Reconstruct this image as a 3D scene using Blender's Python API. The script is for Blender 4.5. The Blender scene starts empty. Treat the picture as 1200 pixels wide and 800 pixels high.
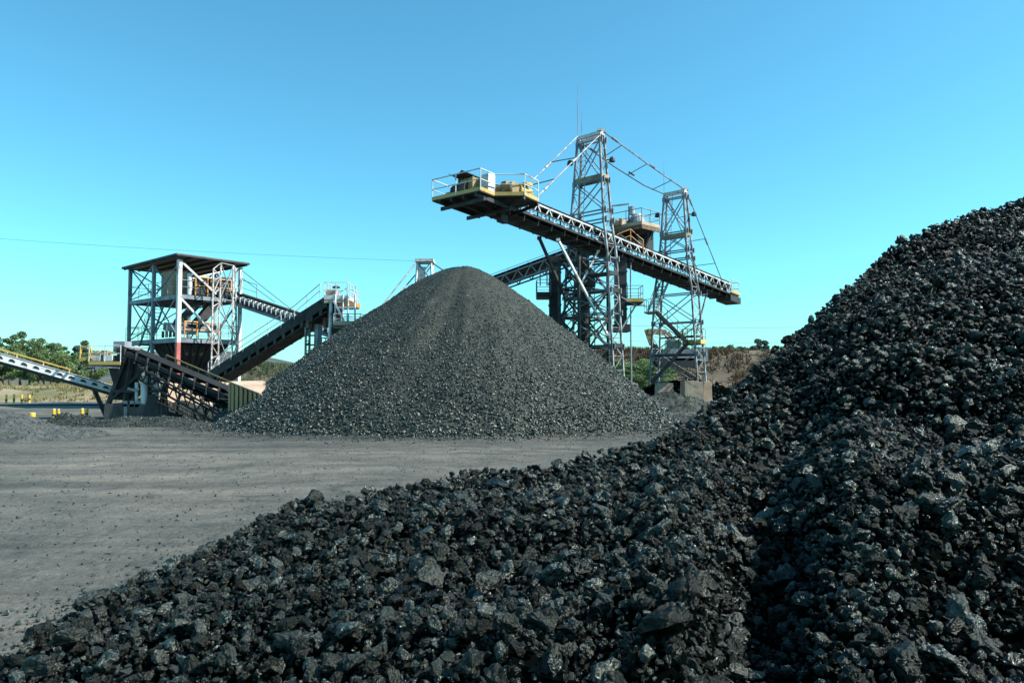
import bpy, bmesh, math, random
import numpy as np
from mathutils import Vector, Matrix, noise as mnoise
from math import radians, sin, cos, tan, pi, sqrt, atan2

random.seed(11)
rng = np.random.default_rng(11)
S = bpy.context.scene
COL = S.collection

# ------------------------------------------------------------------ camera
EYE = 2.2
FPX = 850.0
PITCH = math.atan(42.0 / FPX)
cam_d = bpy.data.cameras.new('camera')
cam_d.sensor_width = 36.0
cam_d.lens = 36.0 * FPX / 1200.0
cam_d.clip_start = 0.1
cam_d.clip_end = 8000.0
cam = bpy.data.objects.new('camera', cam_d)
COL.objects.link(cam)
cam.location = (0, 0, EYE)
cam.rotation_euler = (pi / 2 + PITCH, 0, 0)
S.camera = cam

# ------------------------------------------------------------------ sky, sun, exposure
SUN_EL = radians(43)
SUN_AZ = radians(100)          # clockwise from +Y (the view direction): right and a little behind
world = bpy.data.worlds.new('World')
S.world = world
world.use_nodes = True
wn, wl = world.node_tree.nodes, world.node_tree.links
wn.clear()
w_out = wn.new('ShaderNodeOutputWorld')
w_bg = wn.new('ShaderNodeBackground')
w_bg.inputs['Strength'].default_value = 0.112
w_sky = wn.new('ShaderNodeTexSky')
w_sky.sky_type = 'NISHITA'
w_sky.sun_disc = False
w_sky.sun_elevation = SUN_EL
w_sky.sun_rotation = SUN_AZ
w_sky.altitude = 0
w_sky.air_density = 1.0
w_sky.dust_density = 0.55
w_sky.ozone_density = 2.0
w_mul = wn.new('ShaderNodeMix')
w_mul.data_type = 'RGBA'
w_mul.blend_type = 'MULTIPLY'
w_mul.inputs[0].default_value = 1.0
w_mul.inputs[7].default_value = (0.50, 1.15, 1.16, 1)
wl.new(w_sky.outputs[0], w_mul.inputs[6])
wl.new(w_mul.outputs[2], w_bg.inputs['Color'])
wl.new(w_bg.outputs[0], w_out.inputs['Surface'])

sun_d = bpy.data.lights.new('sun', 'SUN')
sun_d.energy = 5.0
sun_d.angle = radians(0.53)
sun_d.color = (1.0, 0.975, 0.92)
sun = bpy.data.objects.new('sun', sun_d)
COL.objects.link(sun)
SUN_DIR = Vector((sin(SUN_AZ) * cos(SUN_EL), cos(SUN_AZ) * cos(SUN_EL), sin(SUN_EL)))
sun.rotation_euler = SUN_DIR.to_track_quat('Z', 'Y').to_euler()
sun.location = (30, -20, 40)

vs = S.view_settings
vs.view_transform = 'Standard'
vs.look = 'None'
vs.exposure = 0.80
vs.gamma = 1.0
vs.use_curve_mapping = False

# ------------------------------------------------------------------ helpers
CP, SP = cos(PITCH), sin(PITCH)


def V(*a):
    return np.array(a, float)


def ray(px, py):
    """World direction of the ray through a pixel of the 1200x800 photograph, scaled so that y = 1."""
    x = (px - 600.0) / FPX
    v = (400.0 - py) / FPX
    y = CP - v * SP
    z = SP + v * CP
    return V(x / y, 1.0, z / y)


def P(px, py, Y):
    r = ray(px, py)
    return V(r[0] * Y, Y, EYE + r[2] * Y)


def unit(v):
    v = np.asarray(v, float)
    return v / max(np.linalg.norm(v), 1e-9)


class MB:
    def __init__(self):
        self.v, self.f = [], []

    def add(self, vs_, fs):
        n = len(self.v)
        self.v += [tuple(map(float, p)) for p in vs_]
        self.f += [tuple(i + n for i in f) for f in fs]
        return self

    def hexa(self, c):
        return self.add(c, [(0, 3, 2, 1), (4, 5, 6, 7), (0, 1, 5, 4), (1, 2, 6, 5), (2, 3, 7, 6), (3, 0, 4, 7)])

    def box(self, c, size, ax=None, ay=None, az=None):
        c = np.asarray(c, float)
        ax = V(1, 0, 0) if ax is None else unit(ax)
        az = V(0, 0, 1) if az is None else unit(az)
        ay = np.cross(az, ax) if ay is None else unit(ay)
        hx, hy, hz = [s * 0.5 for s in size]
        pts = []
        for sz in (-1, 1):
            for sx, sy in ((-1, -1), (1, -1), (1, 1), (-1, 1)):
                pts.append(c + ax * hx * sx + ay * hy * sy + az * hz * sz)
        return self.hexa(pts)

    def beam(self, p, q, w=0.1, h=None, up=None):
        p, q = np.asarray(p, float), np.asarray(q, float)
        h = w if h is None else h
        d = unit(q - p)
        up = V(0, 0, 1) if up is None else unit(up)
        if abs(np.dot(d, up)) > 0.97:
            up = V(0.6, 0.8, 0)
        s = unit(np.cross(d, up))
        u = np.cross(s, d)
        pts = []
        for e in (p, q):
            for a, b in ((-1, -1), (1, -1), (1, 1), (-1, 1)):
                pts.append(e + s * a * w / 2 + u * b * h / 2)
        return self.hexa(pts)

    def tube(self, p, q, r, r2=None, n=7):
        p, q = np.asarray(p, float), np.asarray(q, float)
        r2 = r if r2 is None else r2
        d = unit(q - p)
        up = V(0, 0, 1) if abs(d[2]) < 0.9 else V(1, 0, 0)
        s = unit(np.cross(d, up))
        u = np.cross(s, d)
        vs_, fs = [], []
        for e, rr in ((p, r), (q, r2)):
            for i in range(n):
                a = 2 * pi * i / n
                vs_.append(e + s * cos(a) * rr + u * sin(a) * rr)
        for i in range(n):
            j = (i + 1) % n
            fs.append((i, j, n + j, n + i))
        fs.append(tuple(range(n - 1, -1, -1)))
        fs.append(tuple(range(n, 2 * n)))
        return self.add(vs_, fs)

    def path(self, pts, r, n=6):
        for a, b in zip(pts[:-1], pts[1:]):
            self.tube(a, b, r, n=n)
        return self

    def prism(self, poly, dvec):
        """poly: planar list of 3D points, extruded by dvec."""
        dvec = np.asarray(dvec, float)
        n = len(poly)
        vs_ = [np.asarray(p, float) for p in poly] + [np.asarray(p, float) + dvec for p in poly]
        fs = [tuple(range(n - 1, -1, -1)), tuple(range(n, 2 * n))]
        for i in range(n):
            j = (i + 1) % n
            fs.append((i, j, n + j, n + i))
        return self.add(vs_, fs)

    def lathe(self, base, prof, n=16):
        base = np.asarray(base, float)
        vs_, fs = [], []
        for r, z in prof:
            for i in range(n):
                a = 2 * pi * i / n
                vs_.append(base + V(cos(a) * r, sin(a) * r, z))
        for k in range(len(prof) - 1):
            for i in range(n):
                j = (i + 1) % n
                fs.append((k * n + i, k * n + j, (k + 1) * n + j, (k + 1) * n + i))
        fs.append(tuple(range(n - 1, -1, -1)))
        fs.append(tuple((len(prof) - 1) * n + i for i in range(n)))
        return self.add(vs_, fs)

    def rail(self, pts, h=1.1, step=1.4, r=0.026, up=None, mid=True, ends=(True, True)):
        up = V(0, 0, 1) if up is None else up
        pts = [np.asarray(p, float) for p in pts]
        for i, (a, b) in enumerate(zip(pts[:-1], pts[1:])):
            self.tube(a + up * h, b + up * h, r)
            if mid:
                self.tube(a + up * h * 0.52, b + up * h * 0.52, r * 0.8)
            n = max(1, int(round(np.linalg.norm(b - a) / step)))
            for k in range(n + 1):
                if k == n and i < len(pts) - 2:
                    continue
                if (k == 0 and i == 0 and not ends[0]) or (k == n and i == len(pts) - 2 and not ends[1]):
                    continue
                q = a + (b - a) * k / n
                self.tube(q, q + up * (h + 0.01), r)
        return self

    def truss(self, p, q, down, n, cw=0.09, ww=0.06, verticals=False):
        p, q, down = np.asarray(p, float), np.asarray(q, float), np.asarray(down, float)
        self.beam(p, q, cw)
        self.beam(p + down, q + down, cw)
        for k in range(n):
            a = p + (q - p) * k / n
            m = p + (q - p) * (k + 0.5) / n + down
            b = p + (q - p) * (k + 1) / n
            self.beam(a, m, ww)
            self.beam(m, b, ww)
            if verticals:
                self.beam(a, a + down, ww)
        self.beam(p, p + down, ww)
        self.beam(q, q + down, ww)
        return self

    def ladder(self, p, q, side, w=0.45, r=0.022, step=0.3):
        p, q = np.asarray(p, float), np.asarray(q, float)
        s = unit(side) * w / 2
        self.tube(p - s, q - s, r)
        self.tube(p + s, q + s, r)
        n = int(np.linalg.norm(q - p) / step)
        for k in range(1, n):
            c = p + (q - p) * k / n
            self.tube(c - s, c + s, r * 0.7, n=5)
        return self

    def stair(self, p, q, side, w=0.75, step=0.24):
        p, q = np.asarray(p, float), np.asarray(q, float)
        s = unit(side) * w / 2
        self.beam(p - s, q - s, 0.06, 0.2)
        self.beam(p + s, q + s, 0.06, 0.2)
        n = max(2, int(abs(q[2] - p[2]) / step))
        hd = unit(V(q[0] - p[0], q[1] - p[1], 0))
        for k in range(1, n):
            c = p + (q - p) * k / n
            self.box(c, (0.24, w - 0.08, 0.035), ax=hd)
        return self


ROOT = {}


def mesh_from(name, vs_, fs, mat):
    me = bpy.data.meshes.new(name)
    me.from_pydata(vs_, [], fs)
    if mat is not None:
        me.materials.append(mat)
    me.update()
    return me


def tag(o, label=None, cat=None, group=None, kind=None):
    if label:
        o['label'] = label
    if cat:
        o['category'] = cat
    if group:
        o['group'] = group
    if kind:
        o['kind'] = kind
    return o


def thing(name, label, cat, loc, group=None):
    o = bpy.data.objects.new(name, None)
    o.empty_display_size = 0.3
    COL.objects.link(o)
    o.location = tuple(loc)
    ROOT[o.name] = np.asarray(loc, float)
    return tag(o, label, cat, group)


def part(name, mb, mat, parent, label=None, smooth=False):
    base = ROOT[parent.name]
    vs_ = [(p[0] - base[0], p[1] - base[1], p[2] - base[2]) for p in mb.v]
    me = mesh_from(name, vs_, mb.f, mat)
    o = bpy.data.objects.new(name, me)
    COL.objects.link(o)
    o.parent = parent
    ROOT[o.name] = base
    if smooth:
        me.polygons.foreach_set('use_smooth', [True] * len(me.polygons))
    if label:
        o['label'] = label
    return o


def single(name, mb, mat, label, cat, base, group=None, kind=None):
    base = np.asarray(base, float)
    vs_ = [(p[0] - base[0], p[1] - base[1], p[2] - base[2]) for p in mb.v]
    o = bpy.data.objects.new(name, mesh_from(name, vs_, mb.f, mat))
    COL.objects.link(o)
    o.location = tuple(base)
    ROOT[o.name] = base
    return tag(o, label, cat, group, kind)


def copy_tree(o, parent=None):
    c = o.copy()
    COL.objects.link(c)
    if parent is not None:
        c.parent = parent
    ROOT[c.name] = ROOT.get(o.name, V(0, 0, 0))
    for ch in list(o.children):
        if ch is not c:
            copy_tree(ch, c)
    return c


# numpy value noise
def _h(ix, iy, s):
    n = (ix.astype(np.int64) * 374761393 + iy.astype(np.int64) * 668265263 + s * 974711) & 0x7fffffff
    n = ((n ^ (n >> 13)) * 1274126177) & 0x7fffffff
    return ((n ^ (n >> 16)) & 0xffff) / 65535.0


def vnoise(x, y, s=0):
    x, y = np.asarray(x, float), np.asarray(y, float)
    ix, iy = np.floor(x), np.floor(y)
    fx, fy = x - ix, y - iy
    fx = fx * fx * (3 - 2 * fx)
    fy = fy * fy * (3 - 2 * fy)
    ix, iy = ix.astype(np.int64), iy.astype(np.int64)
    a = _h(ix, iy, s) * (1 - fx) + _h(ix + 1, iy, s) * fx
    b = _h(ix, iy + 1, s) * (1 - fx) + _h(ix + 1, iy + 1, s) * fx
    return (a * (1 - fy) + b * fy) * 2 - 1


def fbm(x, y, s=0, o=4):
    t, a, f = 0, 1.0, 1.0
    for i in range(o):
        t = t + a * vnoise(x * f + 17.3 * i, y * f - 9.1 * i, s + i)
        a *= 0.5
        f *= 2.03
    return t


# ------------------------------------------------------------------ materials
def pmat(name, cols, scale=3.0, rough=(0.5, 0.8), metal=0.0, bump=0.0, bscale=None, detail=6.0,
         stretch=(1, 1, 1), rnd=0.0, spec=0.5, contrast=(0.35, 0.65), coord='Object', bdist=0.05):
    m = bpy.data.materials.new(name)
    m.use_nodes = True
    nt = m.node_tree
    N, L = nt.nodes, nt.links
    b = N['Principled BSDF']
    tc = N.new('ShaderNodeTexCoord')
    mp = N.new('ShaderNodeMapping')
    mp.inputs['Scale'].default_value = stretch
    L.new(tc.outputs[coord], mp.inputs['Vector'])
    nz = N.new('ShaderNodeTexNoise')
    nz.inputs['Scale'].default_value = scale
    nz.inputs['Detail'].default_value = detail
    nz.inputs['Roughness'].default_value = 0.62
    L.new(mp.outputs[0], nz.inputs['Vector'])
    cr = N.new('ShaderNodeValToRGB')
    e = cr.color_ramp.elements
    n = len(cols)
    lo, hi = contrast
    e[0].position = lo
    e[1].position = hi
    e[0].color = (*cols[0], 1)
    e[1].color = (*cols[-1], 1)
    for i in range(1, n - 1):
        k = e.new(lo + (hi - lo) * i / (n - 1))
        k.color = (*cols[i], 1)
    L.new(nz.outputs['Fac'], cr.inputs['Fac'])
    colour = cr.outputs['Color']
    if rnd > 0:
        oi = N.new('ShaderNodeObjectInfo')
        mr = N.new('ShaderNodeMapRange')
        mr.inputs['To Min'].default_value = 1 - rnd
        mr.inputs['To Max'].default_value = 1 + rnd
        L.new(oi.outputs['Random'], mr.inputs['Value'])
        hs = N.new('ShaderNodeHueSaturation')
        L.new(mr.outputs[0], hs.inputs['Value'])
        L.new(colour, hs.inputs['Color'])
        colour = hs.outputs['Color']
    L.new(colour, b.inputs['Base Color'])
    nr = N.new('ShaderNodeTexNoise')
    nr.inputs['Scale'].default_value = scale * 2.3
    nr.inputs['Detail'].default_value = 4
    L.new(mp.outputs[0], nr.inputs['Vector'])
    rr = N.new('ShaderNodeMapRange')
    rr.inputs['From Min'].default_value = 0.3
    rr.inputs['From Max'].default_value = 0.7
    rr.inputs['To Min'].default_value = rough[0]
    rr.inputs['To Max'].default_value = rough[1]
    L.new(nr.outputs['Fac'], rr.inputs['Value'])
    L.new(rr.outputs[0], b.inputs['Roughness'])
    b.inputs['Metallic'].default_value = metal
    b.inputs['Specular IOR Level'].default_value = spec
    if bump > 0:
        nb = N.new('ShaderNodeTexNoise')
        nb.inputs['Scale'].default_value = bscale or scale * 4
        nb.inputs['Detail'].default_value = 8
        nb.inputs['Roughness'].default_value = 0.65
        L.new(mp.outputs[0], nb.inputs['Vector'])
        bp = N.new('ShaderNodeBump')
        bp.inputs['Strength'].default_value = bump
        bp.inputs['Distance'].default_value = bdist
        L.new(nb.outputs['Fac'], bp.inputs['Height'])
        L.new(bp.outputs[0], b.inputs['Normal'])
    return m


M = {}
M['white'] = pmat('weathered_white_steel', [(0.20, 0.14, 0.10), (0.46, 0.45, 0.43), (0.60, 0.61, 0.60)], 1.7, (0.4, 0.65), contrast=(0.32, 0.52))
M['rustwhite'] = pmat('rusting_white_steel', [(0.16, 0.11, 0.08), (0.36, 0.31, 0.27), (0.62, 0.61, 0.59)], 2.4, (0.5, 0.8), contrast=(0.36, 0.6))
M['pale'] = pmat('galvanised_steel', [(0.075, 0.056, 0.043), (0.19, 0.185, 0.18), (0.36, 0.38, 0.39)], 1.9, (0.4, 0.65), metal=0.1, contrast=(0.34, 0.62))
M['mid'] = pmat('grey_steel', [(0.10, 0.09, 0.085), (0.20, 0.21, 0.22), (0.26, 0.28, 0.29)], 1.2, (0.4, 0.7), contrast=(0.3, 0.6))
M['blue'] = pmat('blue_grey_steel', [(0.09, 0.10, 0.12), (0.15, 0.18, 0.21), (0.20, 0.23, 0.26)], 0.9, (0.4, 0.7), contrast=(0.3, 0.6))
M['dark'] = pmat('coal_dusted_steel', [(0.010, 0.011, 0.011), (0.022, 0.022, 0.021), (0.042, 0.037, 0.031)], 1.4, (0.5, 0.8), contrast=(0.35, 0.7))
M['rust'] = pmat('rusty_steel', [(0.06, 0.035, 0.025), (0.16, 0.09, 0.055), (0.26, 0.17, 0.11)], 2.2, (0.7, 0.9), contrast=(0.3, 0.7))
M['yellow'] = pmat('yellow_paint', [(0.26, 0.14, 0.03), (0.44, 0.26, 0.055), (0.52, 0.34, 0.10)], 1.6, (0.4, 0.65), contrast=(0.25, 0.5))
M['signal'] = pmat('signal_yellow_paint', [(0.55, 0.33, 0.02), (0.85, 0.54, 0.03)], 3.0, (0.4, 0.6))
M['dullyellow'] = pmat('dusty_yellow_paint', [(0.08, 0.062, 0.035), (0.25, 0.17, 0.07), (0.33, 0.24, 0.11)], 1.6, (0.5, 0.75), contrast=(0.3, 0.6))
M['orange'] = pmat('orange_guard_paint', [(0.22, 0.09, 0.03), (0.52, 0.21, 0.05), (0.62, 0.28, 0.08)], 1.6, (0.4, 0.7), contrast=(0.25, 0.55))
M['red'] = pmat('faded_red_paint', [(0.25, 0.07, 0.06), (0.42, 0.09, 0.075), (0.46, 0.14, 0.12)], 1.8, (0.5, 0.75))
M['rubber'] = pmat('belt_rubber', [(0.008, 0.008, 0.008), (0.018, 0.018, 0.018)], 1.0, (0.55, 0.85))
M['concrete'] = pmat('weathered_concrete', [(0.15, 0.115, 0.08), (0.36, 0.27, 0.19), (0.46, 0.36, 0.26)], 1.6, (0.8, 0.95), bump=0.3, contrast=(0.3, 0.65))
M['darkconcrete'] = pmat('coal_stained_concrete', [(0.03, 0.03, 0.03), (0.07, 0.068, 0.064), (0.13, 0.12, 0.11)], 1.3, (0.8, 0.95), bump=0.3, contrast=(0.35, 0.7))
M['stainedconcrete'] = pmat('stained_concrete', [(0.05, 0.046, 0.04), (0.12, 0.105, 0.085), (0.22, 0.19, 0.15)], 1.3, (0.8, 0.95), bump=0.3, contrast=(0.35, 0.7))
M['tan'] = pmat('tan_sheet', [(0.30, 0.21, 0.14), (0.44, 0.32, 0.22), (0.52, 0.39, 0.28)], 0.9, (0.7, 0.9), bump=0.15, contrast=(0.3, 0.7))
M['roofsheet'] = pmat('roof_sheet', [(0.07, 0.06, 0.055), (0.13, 0.12, 0.115), (0.18, 0.16, 0.15)], 0.8, (0.5, 0.7), stretch=(1, 4, 1))
M['greensheet'] = pmat('olive_corrugated_sheet', [(0.26, 0.13, 0.05), (0.42, 0.24, 0.11), (0.50, 0.32, 0.16)], 1.0, (0.6, 0.85), stretch=(1, 1, 0.3))
M['timber'] = pmat('grey_board', [(0.10, 0.10, 0.095), (0.19, 0.19, 0.18), (0.26, 0.25, 0.23)], 2.2, (0.8, 0.95), stretch=(1, 1, 5))
M['wire'] = pmat('cable_steel', [(0.06, 0.06, 0.065), (0.12, 0.12, 0.13)], 2.0, (0.4, 0.6), metal=0.5)
M['glass'] = pmat('cab_glass', [(0.02, 0.03, 0.035), (0.03, 0.045, 0.05)], 1.0, (0.05, 0.12))
M['bark'] = pmat('bark', [(0.05, 0.035, 0.025), (0.13, 0.10, 0.075)], 3.0, (0.85, 0.95), bump=0.5)
M['postwood'] = pmat('pole_timber', [(0.09, 0.07, 0.055), (0.18, 0.15, 0.12)], 3.0, (0.85, 0.95))


def leafmat(name, cols, scale=0.8):
    m = pmat(name, cols, scale, (0.55, 0.75), rnd=0.22, spec=0.3, contrast=(0.3, 0.7))
    b = m.node_tree.nodes['Principled BSDF']
    nt = m.node_tree
    tr = nt.nodes.new('ShaderNodeBsdfTranslucent')
    mx = nt.nodes.new('ShaderNodeMixShader')
    mx.inputs[0].default_value = 0.35
    nt.links.new(b.inputs['Base Color'].links[0].from_socket, tr.inputs['Color'])
    nt.links.new(b.outputs[0], mx.inputs[1])
    nt.links.new(tr.outputs[0], mx.inputs[2])
    nt.links.new(mx.outputs[0], nt.nodes['Material Output'].inputs['Surface'])
    return m


M['leaf'] = leafmat('green_leaves', [(0.06, 0.10, 0.04), (0.14, 0.20, 0.075), (0.23, 0.29, 0.12)])
M['leafpale'] = leafmat('pale_leaves', [(0.05, 0.075, 0.04), (0.11, 0.15, 0.075), (0.19, 0.22, 0.12)])
M['leafblue'] = leafmat('blue_green_leaves', [(0.05, 0.08, 0.065), (0.09, 0.125, 0.105), (0.14, 0.17, 0.15)])
M['scrub'] = leafmat('brown_scrub', [(0.04, 0.032, 0.018), (0.085, 0.062, 0.034), (0.13, 0.10, 0.055)])
M['grassblade'] = leafmat('dry_grass_blades', [(0.11, 0.11, 0.035), (0.25, 0.21, 0.08), (0.36, 0.30, 0.14)], 0.5)
M['twig'] = pmat('bare_twigs', [(0.12, 0.10, 0.09), (0.22, 0.19, 0.17)], 2.0, (0.8, 0.95))


def coal_material(name, c0, c1, c2, rough, rnd, bump, bscale, dust=None):
    m = pmat(name, [c0, c1, c2], 1.7, rough, rnd=rnd, bump=bump, bscale=bscale, spec=0.55, contrast=(0.32, 0.72), bdist=0.06)
    nt = m.node_tree
    N, L = nt.nodes, nt.links
    b = N['Principled BSDF']
    b.inputs['Specular Tint'].default_value = (0.97, 1.0, 0.84, 1)
    if dust:
        oi = N.new('ShaderNodeObjectInfo')
        # some lumps carry a coat of pale dust of their own
        r1 = N.new('ShaderNodeMapRange')
        r1.inputs['From Min'].default_value = 0.72
        r1.inputs['From Max'].default_value = 1.0
        L.new(oi.outputs['Random'], r1.inputs['Value'])
        src = b.inputs['Base Color'].links[0].from_socket
        mx = N.new('ShaderNodeMix')
        mx.data_type = 'RGBA'
        mx.inputs[7].default_value = (*dust, 1)
        nz = N.new('ShaderNodeTexNoise')
        nz.inputs['Scale'].default_value = 3.5
        nz.inputs['Detail'].default_value = 6
        tc = N.new('ShaderNodeTexCoord')
        L.new(tc.outputs['Object'], nz.inputs['Vector'])
        mu = N.new('ShaderNodeMath')
        mu.operation = 'MULTIPLY'
        L.new(r1.outputs[0], mu.inputs[0])
        L.new(nz.outputs['Fac'], mu.inputs[1])
        L.new(mu.outputs[0], mx.inputs[0])
        L.new(src, mx.inputs[6])
        L.new(mx.outputs[2], b.inputs['Base Color'])
    return m


M['coal'] = coal_material('wet_coal', (0.0010, 0.0014, 0.0012), (0.0026, 0.0036, 0.0032), (0.012, 0.0158, 0.0142), (0.20, 0.46), 0.6, 0.48, 11.0, dust=(0.055, 0.066, 0.061))
def wet_lumps(m, lo, hi, r0, r1):
    """Some lumps are wetter than others: glossier, with a stronger sheen, each as a whole."""
    nt = m.node_tree
    N, L = nt.nodes, nt.links
    b = N['Principled BSDF']
    oi = N.new('ShaderNodeObjectInfo')
    a = N.new('ShaderNodeMath')
    a.operation = 'MULTIPLY'
    a.inputs[1].default_value = 17.31
    L.new(oi.outputs['Random'], a.inputs[0])
    f = N.new('ShaderNodeMath')
    f.operation = 'FRACT'
    L.new(a.outputs[0], f.inputs[0])
    p = N.new('ShaderNodeMath')
    p.operation = 'POWER'
    p.inputs[1].default_value = 2.2
    L.new(f.outputs[0], p.inputs[0])
    mr = N.new('ShaderNodeMapRange')
    mr.inputs['To Min'].default_value = lo
    mr.inputs['To Max'].default_value = hi
    L.new(p.outputs[0], mr.inputs['Value'])
    L.new(mr.outputs[0], b.inputs['Specular IOR Level'])
    src = b.inputs['Roughness'].links[0].from_socket
    mr2 = N.new('ShaderNodeMapRange')
    mr2.inputs['To Min'].default_value = r0
    mr2.inputs['To Max'].default_value = r1
    L.new(p.outputs[0], mr2.inputs['Value'])
    mu = N.new('ShaderNodeMath')
    mu.operation = 'MULTIPLY'
    L.new(src, mu.inputs[0])
    L.new(mr2.outputs[0], mu.inputs[1])
    L.new(mu.outputs[0], b.inputs['Roughness'])


wet_lumps(M['coal'], 0.22, 1.2, 1.1, 0.62)
M['coalbase'] = coal_material('coal_fines', (0.0006, 0.0010, 0.0009), (0.0014, 0.0021, 0.0019), (0.0035, 0.0048, 0.0044), (0.6, 0.9), 0.0, 0.9, 14.0)  # near-black base: shade in the gaps between lumps is put into its colour
M['coalbase'].node_tree.nodes['Principled BSDF'].inputs['Specular IOR Level'].default_value = 0.0
M['coalcone'] = coal_material('dry_crushed_coal', (0.010, 0.0142, 0.0130), (0.023, 0.0312, 0.0288), (0.056, 0.071, 0.066), (0.24, 0.48), 0.5, 0.3, 6.0)
M['coneface'] = coal_material('crushed_coal_fines', (0.008, 0.0108, 0.0098), (0.016, 0.0205, 0.019), (0.028, 0.035, 0.032), (0.6, 0.9), 0.0, 0.9, 9.0)
M['gravel'] = coal_material('grey_gravel', (0.03, 0.035, 0.032), (0.053, 0.059, 0.054), (0.085, 0.092, 0.085), (0.6, 0.9), 0.4, 0.4, 6.0)
M['gravelheap'] = pmat('gravel_heap_face', [(0.03, 0.034, 0.032), (0.052, 0.057, 0.053), (0.082, 0.087, 0.081)], 6.0, (0.8, 0.95), bump=0.8, bscale=12)


def ground_material():
    m = bpy.data.materials.new('yard_dirt')
    m.use_nodes = True
    nt = m.node_tree
    N, L = nt.nodes, nt.links
    b = N['Principled BSDF']
    tc = N.new('ShaderNodeTexCoord')

    def noise(scale, detail, rough=0.6, stretch=(1, 1, 1), dist=0.0, rot=0.0):
        mp = N.new('ShaderNodeMapping')
        mp.inputs['Scale'].default_value = stretch
        mp.inputs['Rotation'].default_value = (0, 0, rot)
        L.new(tc.outputs['Object'], mp.inputs['Vector'])
        n = N.new('ShaderNodeTexNoise')
        n.inputs['Scale'].default_value = scale
        n.inputs['Detail'].default_value = detail
        n.inputs['Roughness'].default_value = rough
        n.inputs['Distortion'].default_value = dist
        L.new(mp.outputs[0], n.inputs['Vector'])
        return n

    def ramp(n, stops):
        r = N.new('ShaderNodeValToRGB')
        e = r.color_ramp.elements
        e[0].position, e[0].color = stops[0][0], (*stops[0][1], 1)
        e[1].position, e[1].color = stops[-1][0], (*stops[-1][1], 1)
        for p, c in stops[1:-1]:
            k = e.new(p)
            k.color = (*c, 1)
        L.new(n.outputs['Fac'], r.inputs['Fac'])
        return r

    def mix(kind, f, a, c):
        x = N.new('ShaderNodeMix')
        x.data_type = 'RGBA'
        x.blend_type = kind
        if isinstance(f, float):
            x.inputs[0].default_value = f
        else:
            L.new(f, x.inputs[0])
        L.new(a, x.inputs[6])
        L.new(c, x.inputs[7])
        return x.outputs[2]

    big = ramp(noise(0.16, 6, 0.65, (1, 1.1, 1), 0.4), [(0.34, (0.084, 0.085, 0.076)), (0.5, (0.130, 0.123, 0.107)), (0.66, (0.178, 0.160, 0.136))])
    track = ramp(noise(0.9, 6, 0.62, (0.26, 1.0, 1), 1.3, 0.12), [(0.34, (0.66, 0.69, 0.69)), (0.5, (1, 1, 1)), (0.68, (1.16, 1.13, 1.09))])
    track2 = ramp(noise(1.6, 4, 0.6, (0.14, 1.5, 1), 2.2, -0.22), [(0.36, (0.78, 0.80, 0.80)), (0.6, (1.05, 1.04, 1.02))])
    spot = ramp(noise(2.2, 10, 0.8, (1.0, 0.55, 1)), [(0.33, (0.36, 0.40, 0.41)), (0.47, (0.90, 0.92, 0.92)), (0.68, (1.2, 1.17, 1.13))])
    fine = ramp(noise(15.0, 8, 0.85, (1, 0.6, 1)), [(0.34, (0.45, 0.47, 0.48)), (0.5, (1, 1, 1)), (0.66, (1.4, 1.38, 1.34))])
    c = mix('MULTIPLY', 0.5, big.outputs[0], track.outputs[0])
    c = mix('MULTIPLY', 0.45, c, track2.outputs[0])
    c = mix('MULTIPLY', 0.85, c, spot.outputs[0])
    c = mix('MULTIPLY', 0.85, c, fine.outputs[0])
    damp = ramp(noise(0.36, 8, 0.75, (0.9, 0.8, 1), 0.8, 0.2), [(0.50, (1, 1, 1)), (0.60, (0.72, 0.77, 0.77)), (0.70, (0.52, 0.57, 0.58))])
    c = mix('MULTIPLY', 0.9, c, damp.outputs[0])
    # faint curved wheel tracks
    sp = N.new('ShaderNodeSeparateXYZ')
    L.new(tc.outputs['Object'], sp.inputs[0])

    def mth(op, a, b_):
        q = N.new('ShaderNodeMath')
        q.operation = op
        for i_, v_ in enumerate((a, b_)):
            if isinstance(v_, (int, float)):
                q.inputs[i_].default_value = v_
            else:
                L.new(v_, q.inputs[i_])
        return q.outputs[0]

    wob = noise(0.25, 3)
    for cur, off, fr in ((0.016, 0.22, 1.25), (-0.010, -0.30, 0.95)):
        u = mth('ADD', sp.outputs['Y'], mth('MULTIPLY', mth('MULTIPLY', sp.outputs['X'], sp.outputs['X']), cur))
        u = mth('ADD', u, mth('MULTIPLY', sp.outputs['X'], off))
        u = mth('ADD', u, mth('MULTIPLY', wob.outputs['Fac'], 2.2))
        cb = N.new('ShaderNodeCombineXYZ')
        L.new(mth('MULTIPLY', u, fr), cb.inputs[0])
        L.new(mth('MULTIPLY', sp.outputs['X'], 0.06), cb.inputs[1])
        tn = N.new('ShaderNodeTexNoise')
        tn.inputs['Scale'].default_value = 1.0
        tn.inputs['Detail'].default_value = 3
        L.new(cb.outputs[0], tn.inputs['Vector'])
        tr = ramp(tn, [(0.38, (0.70, 0.72, 0.72)), (0.5, (1.0, 1.0, 1.0)), (0.64, (1.16, 1.14, 1.11))])
        c = mix('MULTIPLY', 0.7, c, tr.outputs[0])
    # coal dust trodden into the dirt round the foot of the conical heap
    dd = []
    for o_, c_ in (('X', -2.7), ('Y', 38.6)):
        q = mth('SUBTRACT', sp.outputs[o_], c_)
        dd.append(mth('MULTIPLY', q, q))
    rad = mth('SQRT', mth('ADD', dd[0], dd[1]), 0.0)
    wn2 = noise(0.5, 6, 0.7)
    rad = mth('ADD', rad, mth('MULTIPLY', wn2.outputs['Fac'], 5.0))
    mrd = N.new('ShaderNodeMapRange')
    mrd.inputs['From Min'].default_value = 14.0
    mrd.inputs['From Max'].default_value = 18.5
    mrd.inputs['To Min'].default_value = 0.42
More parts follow.
